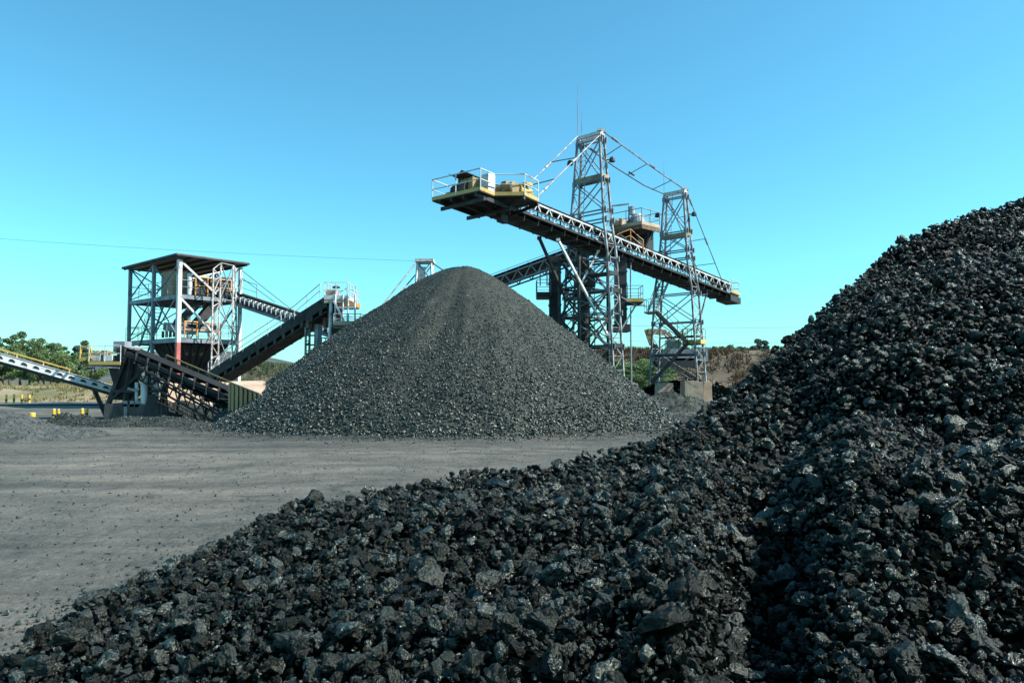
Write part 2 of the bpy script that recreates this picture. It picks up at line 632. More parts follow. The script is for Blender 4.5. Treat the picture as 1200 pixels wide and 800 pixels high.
    mrd.inputs['To Max'].default_value = 1.0
    L.new(rad, mrd.inputs['Value'])
    gr = N.new('ShaderNodeCombineColor')
    for i_ in range(3):
        L.new(mrd.outputs[0], gr.inputs[i_])
    c = mix('MULTIPLY', 1.0, c, gr.outputs[0])
    # beyond the yard the bare dirt turns to scrubby grass land
    geo = N.new('ShaderNodeSeparateXYZ')
    L.new(tc.outputs['Object'], geo.inputs[0])
    far = N.new('ShaderNodeMapRange')
    far.inputs['From Min'].default_value = 78
    far.inputs['From Max'].default_value = 105
    L.new(geo.outputs['Y'], far.inputs['Value'])
    veg = ramp(noise(0.06, 8, 0.65), [(0.35, (0.055, 0.06, 0.03)), (0.52, (0.11, 0.10, 0.05)), (0.68, (0.19, 0.16, 0.09))])
    c = mix('MIX', far.outputs[0], c, veg.outputs[0])
    L.new(c, b.inputs['Base Color'])
    b.inputs['Roughness'].default_value = 0.92
    b.inputs['Specular IOR Level'].default_value = 0.25
    h1 = noise(9.0, 9, 0.7)
    h2 = noise(1.6, 6, 0.65, (0.4, 1.3, 1), 1.0, 0.1)
    ad = N.new('ShaderNodeMath')
    ad.operation = 'ADD'
    L.new(h1.outputs['Fac'], ad.inputs[0])
    L.new(h2.outputs['Fac'], ad.inputs[1])
    bp = N.new('ShaderNodeBump')
    bp.inputs['Strength'].default_value = 0.9
    bp.inputs['Distance'].default_value = 0.06
    L.new(ad.outputs[0], bp.inputs['Height'])
    L.new(bp.outputs[0], b.inputs['Normal'])
    return m


M['ground'] = ground_material()
M['roadmat'] = pmat('worn_asphalt', [(0.055, 0.056, 0.058), (0.085, 0.086, 0.088), (0.12, 0.12, 0.12)], 0.6, (0.8, 0.95), bump=0.3, bscale=20)
M['grassbank'] = pmat('dry_grass_bank', [(0.075, 0.075, 0.03), (0.16, 0.14, 0.065), (0.26, 0.21, 0.12), (0.20, 0.16, 0.12)], 0.22, (0.85, 0.95), bump=0.6, bscale=3, detail=9, contrast=(0.3, 0.68))
M['earthbank'] = pmat('brown_earth_bank', [(0.05, 0.042, 0.03), (0.10, 0.075, 0.048), (0.17, 0.12, 0.08)], 0.25, (0.85, 0.95), bump=0.7, bscale=2, detail=9)
M['hill'] = pmat('far_hill_scrub', [(0.030, 0.040, 0.033), (0.055, 0.062, 0.050), (0.085, 0.086, 0.072), (0.20, 0.20, 0.18)], 0.035, (0.9, 0.98), detail=10, contrast=(0.34, 0.76))


# ------------------------------------------------------------------ setting: ground, road, hills, banks
def grid_mesh(name, xs, ys, hf, mat, keep=None, smooth=True):
    X, Y = np.meshgrid(xs, ys)
    Z = hf(X, Y)
    nx, ny = len(xs), len(ys)
    co = np.stack([X, Y, Z], -1).reshape(-1, 3)
    i = np.arange((ny - 1) * (nx - 1))
    r, c = i // (nx - 1), i % (nx - 1)
    a = r * nx + c
    F = np.stack([a, a + 1, a + nx + 1, a + nx], -1)
    if keep is not None:
        k = keep(X, Y, Z).reshape(-1)
        F = F[k[F].any(1)]
        used = np.unique(F)
        rem = -np.ones(len(co), int)
        rem[used] = np.arange(len(used))
        co, F = co[used], rem[F]
    me = bpy.data.meshes.new(name)
    me.from_pydata(co.tolist(), [], F.tolist())
    me.materials.append(mat)
    if smooth:
        me.polygons.foreach_set('use_smooth', [True] * len(me.polygons))
    me.update()
    o = bpy.data.objects.new(name, me)
    COL.objects.link(o)
    return o


def spaced(lo, hi, near, far0, g):
    out = list(np.arange(lo, hi + 1e-6, near))
    s, x = near, out[-1]
    while x < far0:
        s *= g
        x += s
        out.append(x)
    s, x = near, out[0]
    neg = []
    while x > -far0:
        s *= g
        x -= s
        neg.append(x)
    return np.array(neg[::-1] + out)


def ground_h(x, y):
    d = np.sqrt(x * x + y * y)
    f = np.clip(1 - (d - 50) / 60, 0, 1)
    ruts = 0.010 * vnoise(x * 0.3, y * 1.3 + 0.25 * x, 5) + 0.008 * vnoise(x * 1.2, y * 1.9 - 0.5 * x, 8)
    return f * (0.035 * fbm(x * 0.16, y * 0.22, 3) + ruts)


g = grid_mesh('ground', spaced(-32, 26, 0.42, 3200, 1.25), spaced(-3, 60, 0.30, 3200, 1.25), ground_h, M['ground'])
tag(g, kind='structure')

# road crossing on the left behind the conveyor
rd = MB()
cps = [(-95, 58), (-60, 57.5), (-40, 58.5), (-28, 61.5), (-18, 68), (-8, 80), (2, 100)]
cx = np.array([c[0] for c in cps], float)
cy = np.array([c[1] for c in cps], float)
tt = np.linspace(0, len(cps) - 1, 60)
rx = np.interp(tt, range(len(cps)), cx)
ry = np.interp(tt, range(len(cps)), cy)
rx = np.convolve(np.pad(rx, 4, 'edge'), np.ones(9) / 9, 'valid')
ry = np.convolve(np.pad(ry, 4, 'edge'), np.ones(9) / 9, 'valid')
tx, ty = np.gradient(rx), np.gradient(ry)
ln = np.hypot(tx, ty)
nx_, ny_ = -ty / ln, tx / ln
rv, rf = [], []
for i in range(60):
    for k, w in enumerate((-3.2, 3.2)):
        rv.append((rx[i] + nx_[i] * w, ry[i] + ny_[i] * w, 0.09))
for i in range(59):
    rf.append((2 * i, 2 * i + 2, 2 * i + 3, 2 * i + 1))
rd.add(rv, rf)
ro = bpy.data.objects.new('road', mesh_from('road', rd.v, rd.f, M['roadmat']))
COL.objects.link(ro)
tag(ro, kind='structure')


def gb_h(x, y):
    e = np.clip((x + 66) / 8, 0, 1) * np.clip((-20 - x) / 5, 0, 1) * np.clip((y - 64) / 5, 0, 1) * np.clip((112 - y) / 14, 0, 1)
    e = e * e * (3 - 2 * e)
    return -0.15 + e * (1.15 + 0.45 * fbm(x * 0.12, y * 0.15, 21)) + 0.1 * vnoise(x * 0.9, y * 0.9, 22)


tag(grid_mesh('grass_bank', np.arange(-74, -14, 0.7), np.arange(60, 116, 0.7), gb_h, M['grassbank'], lambda x, y, z: z > -0.12), kind='structure')


def eb_h(x, y):
    # brown scrub bank running behind the yard on the right, low behind the screening tower
    e1 = np.clip((x - 2) / 10, 0, 1) * np.clip((y - 84) / 9, 0, 1) * np.clip((135 - y) / 20, 0, 1)
    e2 = np.clip((x + 52) / 10, 0, 1) * np.clip((4 - x) / 12, 0, 1) * np.clip((y - 100) / 9, 0, 1) * np.clip((140 - y) / 20, 0, 1)
    h1 = e1 * e1 * (3 - 2 * e1) * (5.6 + 0.6 * fbm(x * 0.07, y * 0.07, 31))
    h2 = e2 * e2 * (3 - 2 * e2) * (3.9 + 0.6 * fbm(x * 0.07, y * 0.07, 35))
    return -0.2 + np.maximum(h1, h2) + 0.25 * vnoise(x * 0.5, y * 0.5, 33)


tag(grid_mesh('earth_bank', np.arange(-56, 110, 1.1), np.arange(78, 144, 1.1), eb_h, M['earthbank'], lambda x, y, z: z > -0.1), kind='structure')


def hill_h(x, y):
    r = np.sqrt(x * x + y * y)
    a = np.arctan2(x, y)
    base = np.clip((r - 420) / 330, 0, 1) * np.clip((1500 - r) / 500, 0, 1)
    base = base * base * (3 - 2 * base)
    prof = 0.55 + 0.5 * np.exp(-((a + 0.40) / 0.10) ** 2) + 0.15 * vnoise(a * 9, a * 0, 41) - 0.25 * np.clip(a + 0.1, 0, 0.5)
    return -2 + base * prof * (26 + 5 * fbm(x * 0.008, y * 0.008, 42))


tag(grid_mesh('hills', np.arange(-1300, 1301, 22), np.arange(300, 1520, 22), hill_h, M['hill'], lambda x, y, z: z > -1.5), kind='structure')


# ------------------------------------------------------------------ lump meshes
def lump_mesh(name, seed, npts, cuts, amp, flat, mat):
    r = random.Random(seed)
    bm = bmesh.new()
    ax = (1.0, r.uniform(0.62, 0.92), r.uniform(*flat))
    for i in range(npts):
        while True:
            v = Vector((r.uniform(-1, 1), r.uniform(-1, 1), r.uniform(-1, 1)))
            if 0.15 < v.length < 1:
                break
        v.normalize()
        k = r.uniform(0.82, 1.05)
        bm.verts.new((v.x * ax[0] * k * 0.5, v.y * ax[1] * k * 0.5, v.z * ax[2] * k * 0.5))
    res = bmesh.ops.convex_hull(bm, input=list(bm.verts))
    junk = [e for e in res['geom_interior'] if isinstance(e, bmesh.types.BMVert)]
    junk += [e for e in res['geom_unused'] if isinstance(e, bmesh.types.BMVert)]
    if junk:
        bmesh.ops.delete(bm, geom=list(set(junk)), context='VERTS')
    if cuts:
        bmesh.ops.subdivide_edges(bm, edges=list(bm.edges), cuts=cuts, use_grid_fill=True, smooth=0.0)
        bmesh.ops.triangulate(bm, faces=[f for f in bm.faces if len(f.verts) > 4])
        off = Vector((seed * 3.7, seed * 1.3, -seed * 2.1))
        bm.normal_update()
        for v in bm.verts:
            p = v.co
            n1 = mnoise.noise(p * 3.1 + off)
            n2 = mnoise.noise(p * 7.5 + off)
            n3 = abs(mnoise.noise(p * 13.0 + off))
            v.co += v.normal * amp * (0.9 * n1 + 0.7 * n2 - 0.95 * n3)
    bm.normal_update()
    me = bpy.data.meshes.new(name)
    bm.to_mesh(me)
    bm.free()
    me.materials.append(mat)
    return me


def lump_collection(name, kind, n, npts, cuts, amp, flat, mat, seed0):
    c = bpy.data.collections.new(name)      # only a source of meshes: not linked into the scene
    out = []
    for i in range(n):
        me = lump_mesh(kind, seed0 + i, random.randint(*npts), cuts, amp, flat, mat)
        o = bpy.data.objects.new(kind, me)
        c.objects.link(o)
        out.append(me)
    return c, out


C_BIG, ME_BIG = lump_collection('coal_lump_shapes', 'coal_lump', 22, (12, 20), 6, 0.07, (0.5, 0.85), M['coal'], 100)
C_MED, ME_MED = lump_collection('coal_piece_shapes', 'coal_piece', 14, (10, 16), 2, 0.06, (0.45, 0.85), M['coal'], 200)
C_CONE, ME_CONE = lump_collection('crushed_coal_shapes', 'crushed_coal', 10, (8, 12), 0, 0, (0.5, 0.9), M['coalcone'], 300)
C_GRAV, ME_GRAV = lump_collection('gravel_shapes', 'gravel_stone', 8, (9, 13), 0, 0, (0.5, 0.9), M['gravel'], 400)


def scatter(name, coll, nvar, pts, rots, scl, parent=None, idx=None):
    """One object: a point cloud whose points carry the shapes of a (hidden) source collection."""
    n = len(pts)
    me = bpy.data.meshes.new(name)
    me.vertices.add(n)
    me.vertices.foreach_set('co', np.asarray(pts, np.float32).reshape(-1))
    a = me.attributes.new('rot', 'FLOAT_VECTOR', 'POINT')
    a.data.foreach_set('vector', np.asarray(rots, np.float32).reshape(-1))
    a = me.attributes.new('scl', 'FLOAT', 'POINT')
    a.data.foreach_set('value', np.asarray(scl, np.float32))
    a = me.attributes.new('idx', 'INT', 'POINT')
    a.data.foreach_set('value', (rng.integers(0, nvar, n) if idx is None else idx).astype(np.int32))
    me.update()
    o = bpy.data.objects.new(name, me)
    COL.objects.link(o)
    ng = bpy.data.node_groups.new(name + '_nodes', 'GeometryNodeTree')
    ng.interface.new_socket('Geometry', in_out='INPUT', socket_type='NodeSocketGeometry')
    ng.interface.new_socket('Geometry', in_out='OUTPUT', socket_type='NodeSocketGeometry')
    N, L = ng.nodes, ng.links
    gi, go = N.new('NodeGroupInput'), N.new('NodeGroupOutput')
    ip = N.new('GeometryNodeInstanceOnPoints')
    ci = N.new('GeometryNodeCollectionInfo')
    ci.inputs['Collection'].default_value = coll
    ci.inputs['Separate Children'].default_value = True
    ci.inputs['Reset Children'].default_value = True

    def attr(nm, ty):
        q = N.new('GeometryNodeInputNamedAttribute')
        q.data_type = ty
        q.inputs['Name'].default_value = nm
        return q.outputs['Attribute']

    L.new(gi.outputs[0], ip.inputs['Points'])
    L.new(ci.outputs[0], ip.inputs['Instance'])
    ip.inputs['Pick Instance'].default_value = True
    L.new(attr('idx', 'INT'), ip.inputs['Instance Index'])
    L.new(attr('rot', 'FLOAT_VECTOR'), ip.inputs['Rotation'])
    L.new(attr('scl', 'FLOAT'), ip.inputs['Scale'])
    L.new(ip.outputs[0], go.inputs[0])
    md = o.modifiers.new('scatter', 'NODES')
    md.node_group = ng
    if parent is not None:
        o.parent = parent
    return o


def rand_rot(n, tilt=0.9):
    return np.stack([rng.normal(0, tilt, n), rng.normal(0, tilt, n), rng.uniform(0, 2 * pi, n)], -1)


# ------------------------------------------------------------------ the near heap
CREST = [(-150, 3.9, 860), (0, 5.2, 772), (80, 5.9, 717), (200, 7.2, 657), (330, 8.6, 594), (400, 9.0, 580), (480, 9.5, 566),
         (560, 10.0, 548), (650, 10.3, 543), (740, 11.3, 522), (790, 12.0, 494), (850, 12.8, 458), (890, 13.5, 420),
         (945, 14.5, 379), (1000, 15.5, 325), (1060, 16.5, 279), (1120, 17.3, 250), (1200, 18.3, 229)]
_t = []
for px, Yd, py in CREST:
    q = P(px, py, Yd)
    _t.append((atan2(q[0], q[1]), math.hypot(q[0], q[1]), q[2] - (0.09 if 600 < px < 900 else 0.02)))
_t = [(radians(-75), 3.0, 0.05), (radians(-60), 3.4, 0.08)] + _t + [(radians(42), 24.0, 7.9), (radians(52), 23.0, 8.2), (radians(65), 21.0, 7.6), (radians(82), 16.0, 5.0), (radians(105), 9.0, 1.6), (radians(125), 5, 0.1)]
T_A = np.array([t[0] for t in _t])
T_R = np.array([t[1] for t in _t])
T_Z = np.array([t[2] for t in _t])
IN_A = np.array([radians(a) for a in (-75, -36, -26, -12, 0, 15, 25, 40, 65, 100, 125)])
IN_Z = np.array([0.0, 0.16, 0.34, 0.62, 0.75, 0.62, 0.55, 0.55, 0.6, 0.4, 0.0])


def heap_h(x, y, fine=True):
    x, y = np.asarray(x, float), np.asarray(y, float)
    a = np.arctan2(x, y)
    r = np.hypot(x, y)
    rc = np.interp(a, T_A, T_R)
    zc = np.interp(a, T_A, T_Z)
    zi = np.interp(a, IN_A, IN_Z)
    t = np.clip((r - 2.6) / np.maximum(rc - 2.6, 0.3), 0, 1)
    steep = np.clip((zc - 1.2) / 2.0, 0, 1)
    pr = t * (1 - steep) + (0.35 * t + 0.65 * t ** 1.5) * steep
    inner = zi * np.clip(r / 1.2, 0.35, 1) + (zc - zi) * pr
    outer = zc - 0.64 * (r - rc)
    z = np.where(r < rc, inner, outer)
    w = np.clip(zc / 0.8, 0, 1) * np.clip((r - 3.0) / 2.0, 0, 1)
    edge = 1 - 0.75 * np.exp(-((r - rc) / 0.9) ** 2)       # keep the skyline of the heap where it is
    z = z + w * edge * (0.20 * fbm(x * 0.55 + 3, y * 0.55, 51, 3)) + w * steep * edge * (0.26 * vnoise(x * 0.33, y * 0.33 + 4, 57))
    z = z + np.clip(zc / 0.3, 0, 1) * 0.05 * vnoise(x * 2.3, y * 2.3, 53)
    # a dip between the low front ridge and the foot of the high slope
    ad = np.degrees(a)
    fade = np.clip((r - 2.9) / 0.8, 0, 1) * np.clip((11.5 - r) / 4.0, 0, 1)
    z = z - fade * 0.40 * np.exp(-((ad - 18.5 - 0.25 * (r - 4)) / 3.2) ** 2)
    z = z + fade * 0.16 * np.exp(-((ad - 12.5) / 3.5) ** 2) + fade * 0.22 * np.exp(-((ad - 25.0) / 4.0) ** 2)
    z = z - np.clip((r - 5.5) / 2, 0, 1) * np.clip((12 - r) / 3, 0, 1) * 0.45 * np.exp(-((ad - 31) / 5.0) ** 2) * np.exp(-((r - 8.6) / 1.6) ** 2)
    out = (np.abs(a) > radians(124)) | (a < radians(-74))
    return np.where(out, -0.3, z - 0.03)


def keep_heap(x, y, z):
    return z > -0.15


def heap_core(x, y):
    # the packed core lies a hand's breadth under the loose top layer
    return heap_h(x, y) - 0.085


near = grid_mesh('coal_heap', np.arange(-6, 30, 0.13), np.arange(-4.5, 30, 0.13), heap_core, M['coalbase'], keep_heap)
tag(near, 'high heap of wet black coal lumps filling the foreground and right side', 'coal heap')


def hit(px, py):
    r = ray(px, py)
    for t in np.arange(2.0, 40, 0.03):
        q = V(r[0] * t, t, EYE + r[2] * t)
        if heap_h(q[0], q[1]) > q[2]:
            return q
    return None


def sample_heap(n, smin, smax, power, rmax=30, amin=-62, amax=75):
    out = []
    k = n * 6
    x = rng.uniform(-6, 26, k)
    y = rng.uniform(-1.0, 27, k)
    a = np.degrees(np.arctan2(x, y))
    r = np.hypot(x, y)
    rc = np.interp(np.radians(a), T_A, T_R)
    z = heap_h(x, y)
    ok = (z > -0.02) & (r > 2.7) & (r < np.minimum(rc + 2.5, rmax)) & (a > amin) & (a < amax)
    x, y, z = x[ok][:n], y[ok][:n], z[ok][:n]
    u = rng.uniform(0, 1, len(x))
    s = smin * (smax / smin) ** (u ** power)
    return np.stack([x, y, z], -1), s


layers = []
for n, s0, s1, pw, rm in ((650, 0.18, 0.32, 1.6, 30), (14000, 0.095, 0.19, 1.3, 30), (52000, 0.05, 0.10, 1.0, 30)):
    layers.append(sample_heap(n, s0, s1, pw, rm))
pts = np.concatenate([l[0] for l in layers])
scl = np.concatenate([l[1] for l in layers])
rot = rand_rot(len(pts), 0.55)
pts[:, 2] += np.where(scl > 0.11, scl * rng.uniform(0.0, 0.36, len(pts)), scl * rng.uniform(-0.9, 0.2, len(pts)))
var = rng.integers(0, len(ME_BIG), len(pts))

# lumps one can tell apart in the photograph
FEAT = [
    (112, 712, 0.50, 'broad flat topped lump lying at the left edge of the near heap'),
    (48, 788, 0.40, 'big rounded lump in the bottom left corner of the photo'),
    (222, 786, 0.30, 'square blocky lump at the lower left bottom edge'),
    (340, 752, 0.34, 'long pointed lump standing up near the lower left of the heap'),
    (356, 638, 0.36, 'wide grey topped lump below the left skyline of the near heap'),
    (584, 574, 0.55, 'long angular slab leaning on the low crest, the largest there'),
    (622, 592, 0.42, 'rounded pale lump just right of the angular slab on the crest'),
    (540, 592, 0.38, 'dull blocky lump just left of the angular slab on the crest'),
    (593, 676, 0.32, 'upright oblong lump in the middle of the near heap'),
    (502, 712, 0.34, 'smooth oval lump left of the upright oblong one in the middle'),
    (726, 668, 0.32, 'upright rounded lump in the centre right of the near heap'),
    (642, 780, 0.30, 'flat faced dusty lump at the middle of the bottom edge'),
    (774, 560, 0.46, 'bright topped lump where the low crest meets the high slope'),
    (892, 624, 0.40, 'pale pitted lump on the lower part of the high slope'),
    (1062, 608, 0.40, 'smooth pale lump half way up the right hand slope'),
    (826, 692, 0.34, 'pale upright lump at the foot of the high slope'),
    (1060, 780, 0.34, 'dusty grey lump at the bottom right edge'),
    (1106, 786, 0.40, 'large rounded pitted lump at the bottom right, beside a dusty one'),
    (1132, 540, 0.48, 'dark wide lump jutting from the right slope near the photo edge'),
    (780, 742, 0.52, 'biggest dusty lump at the bottom, right of the centre'),
]
G_LUMP = 'coal lumps lying on the near heap'
for k, (px, py, s, lab) in enumerate(FEAT):
    q = hit(px, py)
    if q is None:
        continue
    o = bpy.data.objects.new('coal_lump', ME_BIG[k % len(ME_BIG)])
    COL.objects.link(o)
    o.location = (q[0], q[1], q[2] + s * 0.10)
    o.rotation_euler = (random.gauss(0, 0.3), random.gauss(0, 0.3), random.uniform(0, 6.28))
    if 'upright' in lab or 'standing' in lab:
        o.rotation_euler = (random.gauss(0, 0.2), radians(75), random.uniform(0, 6.28))
    s *= 0.7
    o.scale = (s, s, s)
    tag(o, lab, 'coal lump', G_LUMP)

# the largest in view become objects of their own, the rest one mass
d = pts[:, 1]
ppx = 600 + pts[:, 0] / np.maximum(d, 0.1) * FPX
ppy = 442 - (pts[:, 2] - EYE) / np.maximum(d, 0.1) * FPX
rr = np.hypot(pts[:, 0], pts[:, 1])
rcr = np.interp(np.arctan2(pts[:, 0], pts[:, 1]), T_A, T_R)
vis = (ppx > 5) & (ppx < 1195) & (ppy < 795) & (rr < rcr + 0.15) & (d > 2.5)
score = np.where(vis, scl / np.maximum(d, 0.1), 0)
order = np.argsort(-score)
NIND = 300 - len(FEAT)
for i in order[:NIND]:
    o = bpy.data.objects.new('coal_lump', ME_BIG[var[i]])
    COL.objects.link(o)
    o.location = pts[i]
    o.rotation_euler = rot[i]
    o.scale = (scl[i],) * 3
    tag(o, 'rough black coal lump among many on the near heap', 'coal lump', G_LUMP)
rest = order[NIND:]
o = scatter('coal_rubble', C_BIG, len(ME_BIG), pts[rest], rot[rest], scl[rest], idx=var[rest])
tag(o, 'black coal rubble covering the near heap between the big lumps', 'coal rubble', kind='stuff')
fp, fs_ = sample_heap(40000, 0.028, 0.07, 1.0, 9.5, -60, 60)
fp2, fs2 = sample_heap(60000, 0.03, 0.085, 1.0, 30)
fp, fs_ = np.concatenate([fp, fp2]), np.concatenate([fs_, fs2])
fp[:, 2] += np.maximum(fs_ * rng.uniform(-2.2, 0.4, len(fp)), -0.075)
o = scatter('coal_chips', C_MED, len(ME_MED), fp, rand_rot(len(fp), 0.8), fs_)
tag(o, 'small coal chips filling gaps on the near heap', 'coal chips', kind='stuff')

# ------------------------------------------------------------------ the cone heap
CC = V((541 - 600) / FPX * 38.6, 38.6)
CR, CH = 11.9, 9.25


def cone_h(x, y):
    dx, dy = x - CC[0], y - CC[1]
    a = np.arctan2(dx, dy)
    r = np.hypot(dx, dy) * (1 + 0.045 * np.sin(a) + 0.025 * vnoise(np.cos(a) * 1.6 + 5, np.sin(a) * 1.6, 61))
    t = r / CR
    z = CH * (1 - np.sqrt(t * t + 0.12 ** 2))
    z = z + 0.55 * np.clip((t - 0.88) / 0.3, 0, 1) ** 2 * 0.4                    # toe runs out
    z = z + 0.17 * np.clip(t * 2.0, 0, 1) * fbm(np.cos(a) * 4.6 + 3, np.sin(a) * 4.6 + 0.10 * r, 62, 4)
    scar = np.exp(-((a + 2.45) / 0.16) ** 2) + 0.8 * np.exp(-((a - 2.75) / 0.10) ** 2) + 0.7 * np.exp(-((a + 2.95) / 0.08) ** 2)
    z = z + scar * (-0.05 * np.exp(-((t - 0.30) / 0.16) ** 2) + 0.14 * np.exp(-((t - 0.70) / 0.16) ** 2))
    z = z + 0.085 * fbm(x * 0.9, y * 0.9, 63, 4)
    return np.where(t < 1.25, z - 0.05, -0.5)


cone = grid_mesh('coal_heap', np.arange(CC[0] - 15.5, CC[0] + 15.6, 0.16), np.arange(CC[1] - 15.5, CC[1] + 15.6, 0.16), cone_h, M['coneface'], lambda x, y, z: z > -0.2)
tag(cone, 'tall conical heap of crushed grey coal under the boom conveyor', 'coal heap')
n = 150000
x = CC[0] + rng.uniform(-14.5, 14.5, n)
y = CC[1] + rng.uniform(-14.5, 6.0, n)
z = cone_h(x, y)
t = np.hypot(x - CC[0], y - CC[1]) / CR
ok = (z > -0.05)
x, y, z, t = x[ok], y[ok], z[ok], t[ok]
s = (0.036 + 0.112 * np.clip(t, 0, 1) ** 1.3) * (0.6 + 0.9 * rng.uniform(0, 1, len(x)) ** 2.2)
pp = np.stack([x, y, z + s * rng.uniform(-0.1, 0.3, len(x))], -1)
o = scatter('crushed_coal', C_CONE, len(ME_CONE), pp, rand_rot(len(x), 0.8), s, parent=cone)
o['kind'] = 'stuff'

# stones rolled out round the foot of the cone and over the yard
n = 5200
a = rng.uniform(0, 2 * pi, n)
r = CR * (1.0 + np.abs(rng.normal(0, 0.12, n)))
x1, y1 = CC[0] + np.cos(a) * r, CC[1] + np.sin(a) * r
s1 = rng.uniform(0.035, 0.14, n) * np.clip(1.3 - (r / CR - 1) * 3, 0.3, 1)
x2 = rng.uniform(-22, 14, 30000)
y2 = 5 + 26 * rng.uniform(0, 1, 30000) ** 1.3
s2 = 0.010 + 0.05 * rng.uniform(0, 1, 30000) ** 7
x3 = -7 + rng.normal(0, 5, 1500)
y3 = 10 + rng.normal(0, 4, 1500)
s3 = 0.012 + 0.05 * rng.uniform(0, 1, 1500) ** 3
a4 = np.radians(rng.uniform(-55, 18, 9000))
r4 = np.interp(a4, T_A, T_R) + np.interp(a4, T_A, T_Z) / 0.64 + np.abs(rng.normal(0, 0.9, 9000)) - 0.3
x4, y4 = np.sin(a4) * r4, np.cos(a4) * r4
s4 = 0.012 + 0.075 * rng.uniform(0, 1, 9000) ** 4
x, y, s = np.concatenate([x1, x2, x3, x4]), np.concatenate([y1, y2, y3, y4]), np.concatenate([s1, s2, s3, s4])
ok = (heap_h(x, y) < 0.02) & (cone_h(x, y) < 0.1) & (y > 3)
x, y, s = x[ok], y[ok], s[ok]
o = scatter('loose_stones', C_CONE, len(ME_CONE), np.stack([x, y, ground_h(x, y) + s * 0.2], -1), rand_rot(len(x), 0.8), s)
tag(o, 'loose dark stones scattered over the dirt yard', 'loose stones', kind='stuff')


def heap_thing(name, label, cx_, cy_, rx_, ry_, h, mat, coll, nvar, nst, smin, smax, seed):
    def hf(x, y):
        dx, dy = (x - cx_) / rx_, (y - cy_) / ry_
        a_ = np.arctan2(dx, dy)
        t_ = np.hypot(dx, dy) * (1 + 0.13 * vnoise(np.cos(a_) * 1.7, np.sin(a_) * 1.7, seed))
        z_ = h * (1 - t_) - 0.12 * h * np.exp(-(t_ / 0.2) ** 2) + 0.13 * h * fbm(x * 1.2, y * 1.2, seed + 1, 3)
        return np.where(t_ < 1.3, z_, -0.4)
    st = max(rx_, ry_) / 40
    ob = grid_mesh(name, np.arange(cx_ - rx_ * 1.35, cx_ + rx_ * 1.35, st), np.arange(cy_ - ry_ * 1.35, cy_ + ry_ * 1.35, st), hf, mat, lambda x, y, z: z > -0.12)
    tag(ob, label, 'heap')
    x_ = cx_ + rng.uniform(-1.25, 1.25, nst) * rx_
    y_ = cy_ + rng.uniform(-1.25, 1.25, nst) * ry_
    z_ = hf(x_, y_)
    k = z_ > -0.08
    s_ = smin * (smax / smin) ** (rng.uniform(0, 1, k.sum()) ** 1.5)
    q = scatter('loose_pieces', coll, nvar, np.stack([x_[k], y_[k], np.maximum(z_[k], 0) + s_ * 0.15], -1), rand_rot(k.sum(), 0.8), s_, parent=ob)
    q['kind'] = 'stuff'
    return ob


heap_thing('gravel_heap', 'low pale grey gravel heap at the left edge of the yard', -19.6, 26.5, 4.0, 3.2, 1.25, M['gravelheap'], C_GRAV, len(ME_GRAV), 5000, 0.04, 0.11, 71)
heap_thing('rubble_heap', 'small dark rubble mound left of the drive tower plinth', -20.3, 33.6, 1.7, 1.1, 0.62, M['coneface'], C_CONE, len(ME_CONE), 1500, 0.05, 0.16, 73)
heap_thing('spillage_heap', 'long low dark spillage mound in front of the drive tower', -16.6, 33.2, 3.4, 1.3, 0.55, M['coneface'], C_CONE, len(ME_CONE), 3000, 0.05, 0.14, 75)
heap_thing('coal_mound', 'dark coal mound between the stacker leg and the conical heap', 10.6, 49.0, 4.4, 2.6, 1.3, M['coneface'], C_CONE, len(ME_CONE), 2500, 0.06, 0.18, 77)
heap_thing('fines_mound', 'dull mound of fines in front of the tan wall below the inclined conveyor', -17.3, 38.6, 2.6, 1.4, 1.15, M['coneface'], C_CONE, len(ME_CONE), 1200, 0.05, 0.12, 79)
heap_thing('spoil_mound', 'dark spoil mound carrying the yellow excavator', 15.5, 64.5, 7.5, 5.0, 2.3, M['coalbase'], C_CONE, len(ME_CONE), 1500, 0.1, 0.3, 81)

# ------------------------------------------------------------------ conveyors
UP = V(0, 0, 1)


class Line:
    """Frame running along a conveyor: l along it, s to its right-hand side, h straight up."""
    def __init__(self, p, q):
        self.p, self.q = np.asarray(p, float), np.asarray(q, float)
        self.d = self.q - self.p
        self.len = np.linalg.norm(self.d)
        self.d = self.d / self.len
        self.s = unit(np.cross(self.d, UP))
        self.u = np.cross(self.s, self.d)

    def at(self, l, s=0.0, h=0.0):
        return self.p + self.d * l + self.s * s + UP * h


def belt_mb(ln, w, h, l0=0.0, l1=None, sag=0.0):
    l1 = ln.len if l1 is None else l1
    mb = MB()
    prof = [(-0.5 * w, 0.17 * w), (-0.2 * w, 0.0), (0.2 * w, 0.0), (0.5 * w, 0.17 * w)]
    n = max(2, int((l1 - l0) / 1.5))
    for k in range(n):
        a, b = l0 + (l1 - l0) * k / n, l0 + (l1 - l0) * (k + 1) / n
        for (s0, z0), (s1, z1) in zip(prof[:-1], prof[1:]):
            t = 0.03
            mb.hexa([ln.at(a, s0, h + z0 - t), ln.at(a, s1, h + z1 - t), ln.at(b, s1, h + z1 - t), ln.at(b, s0, h + z0 - t),
                     ln.at(a, s0, h + z0), ln.at(a, s1, h + z1), ln.at(b, s1, h + z1), ln.at(b, s0, h + z0)])
    return mb


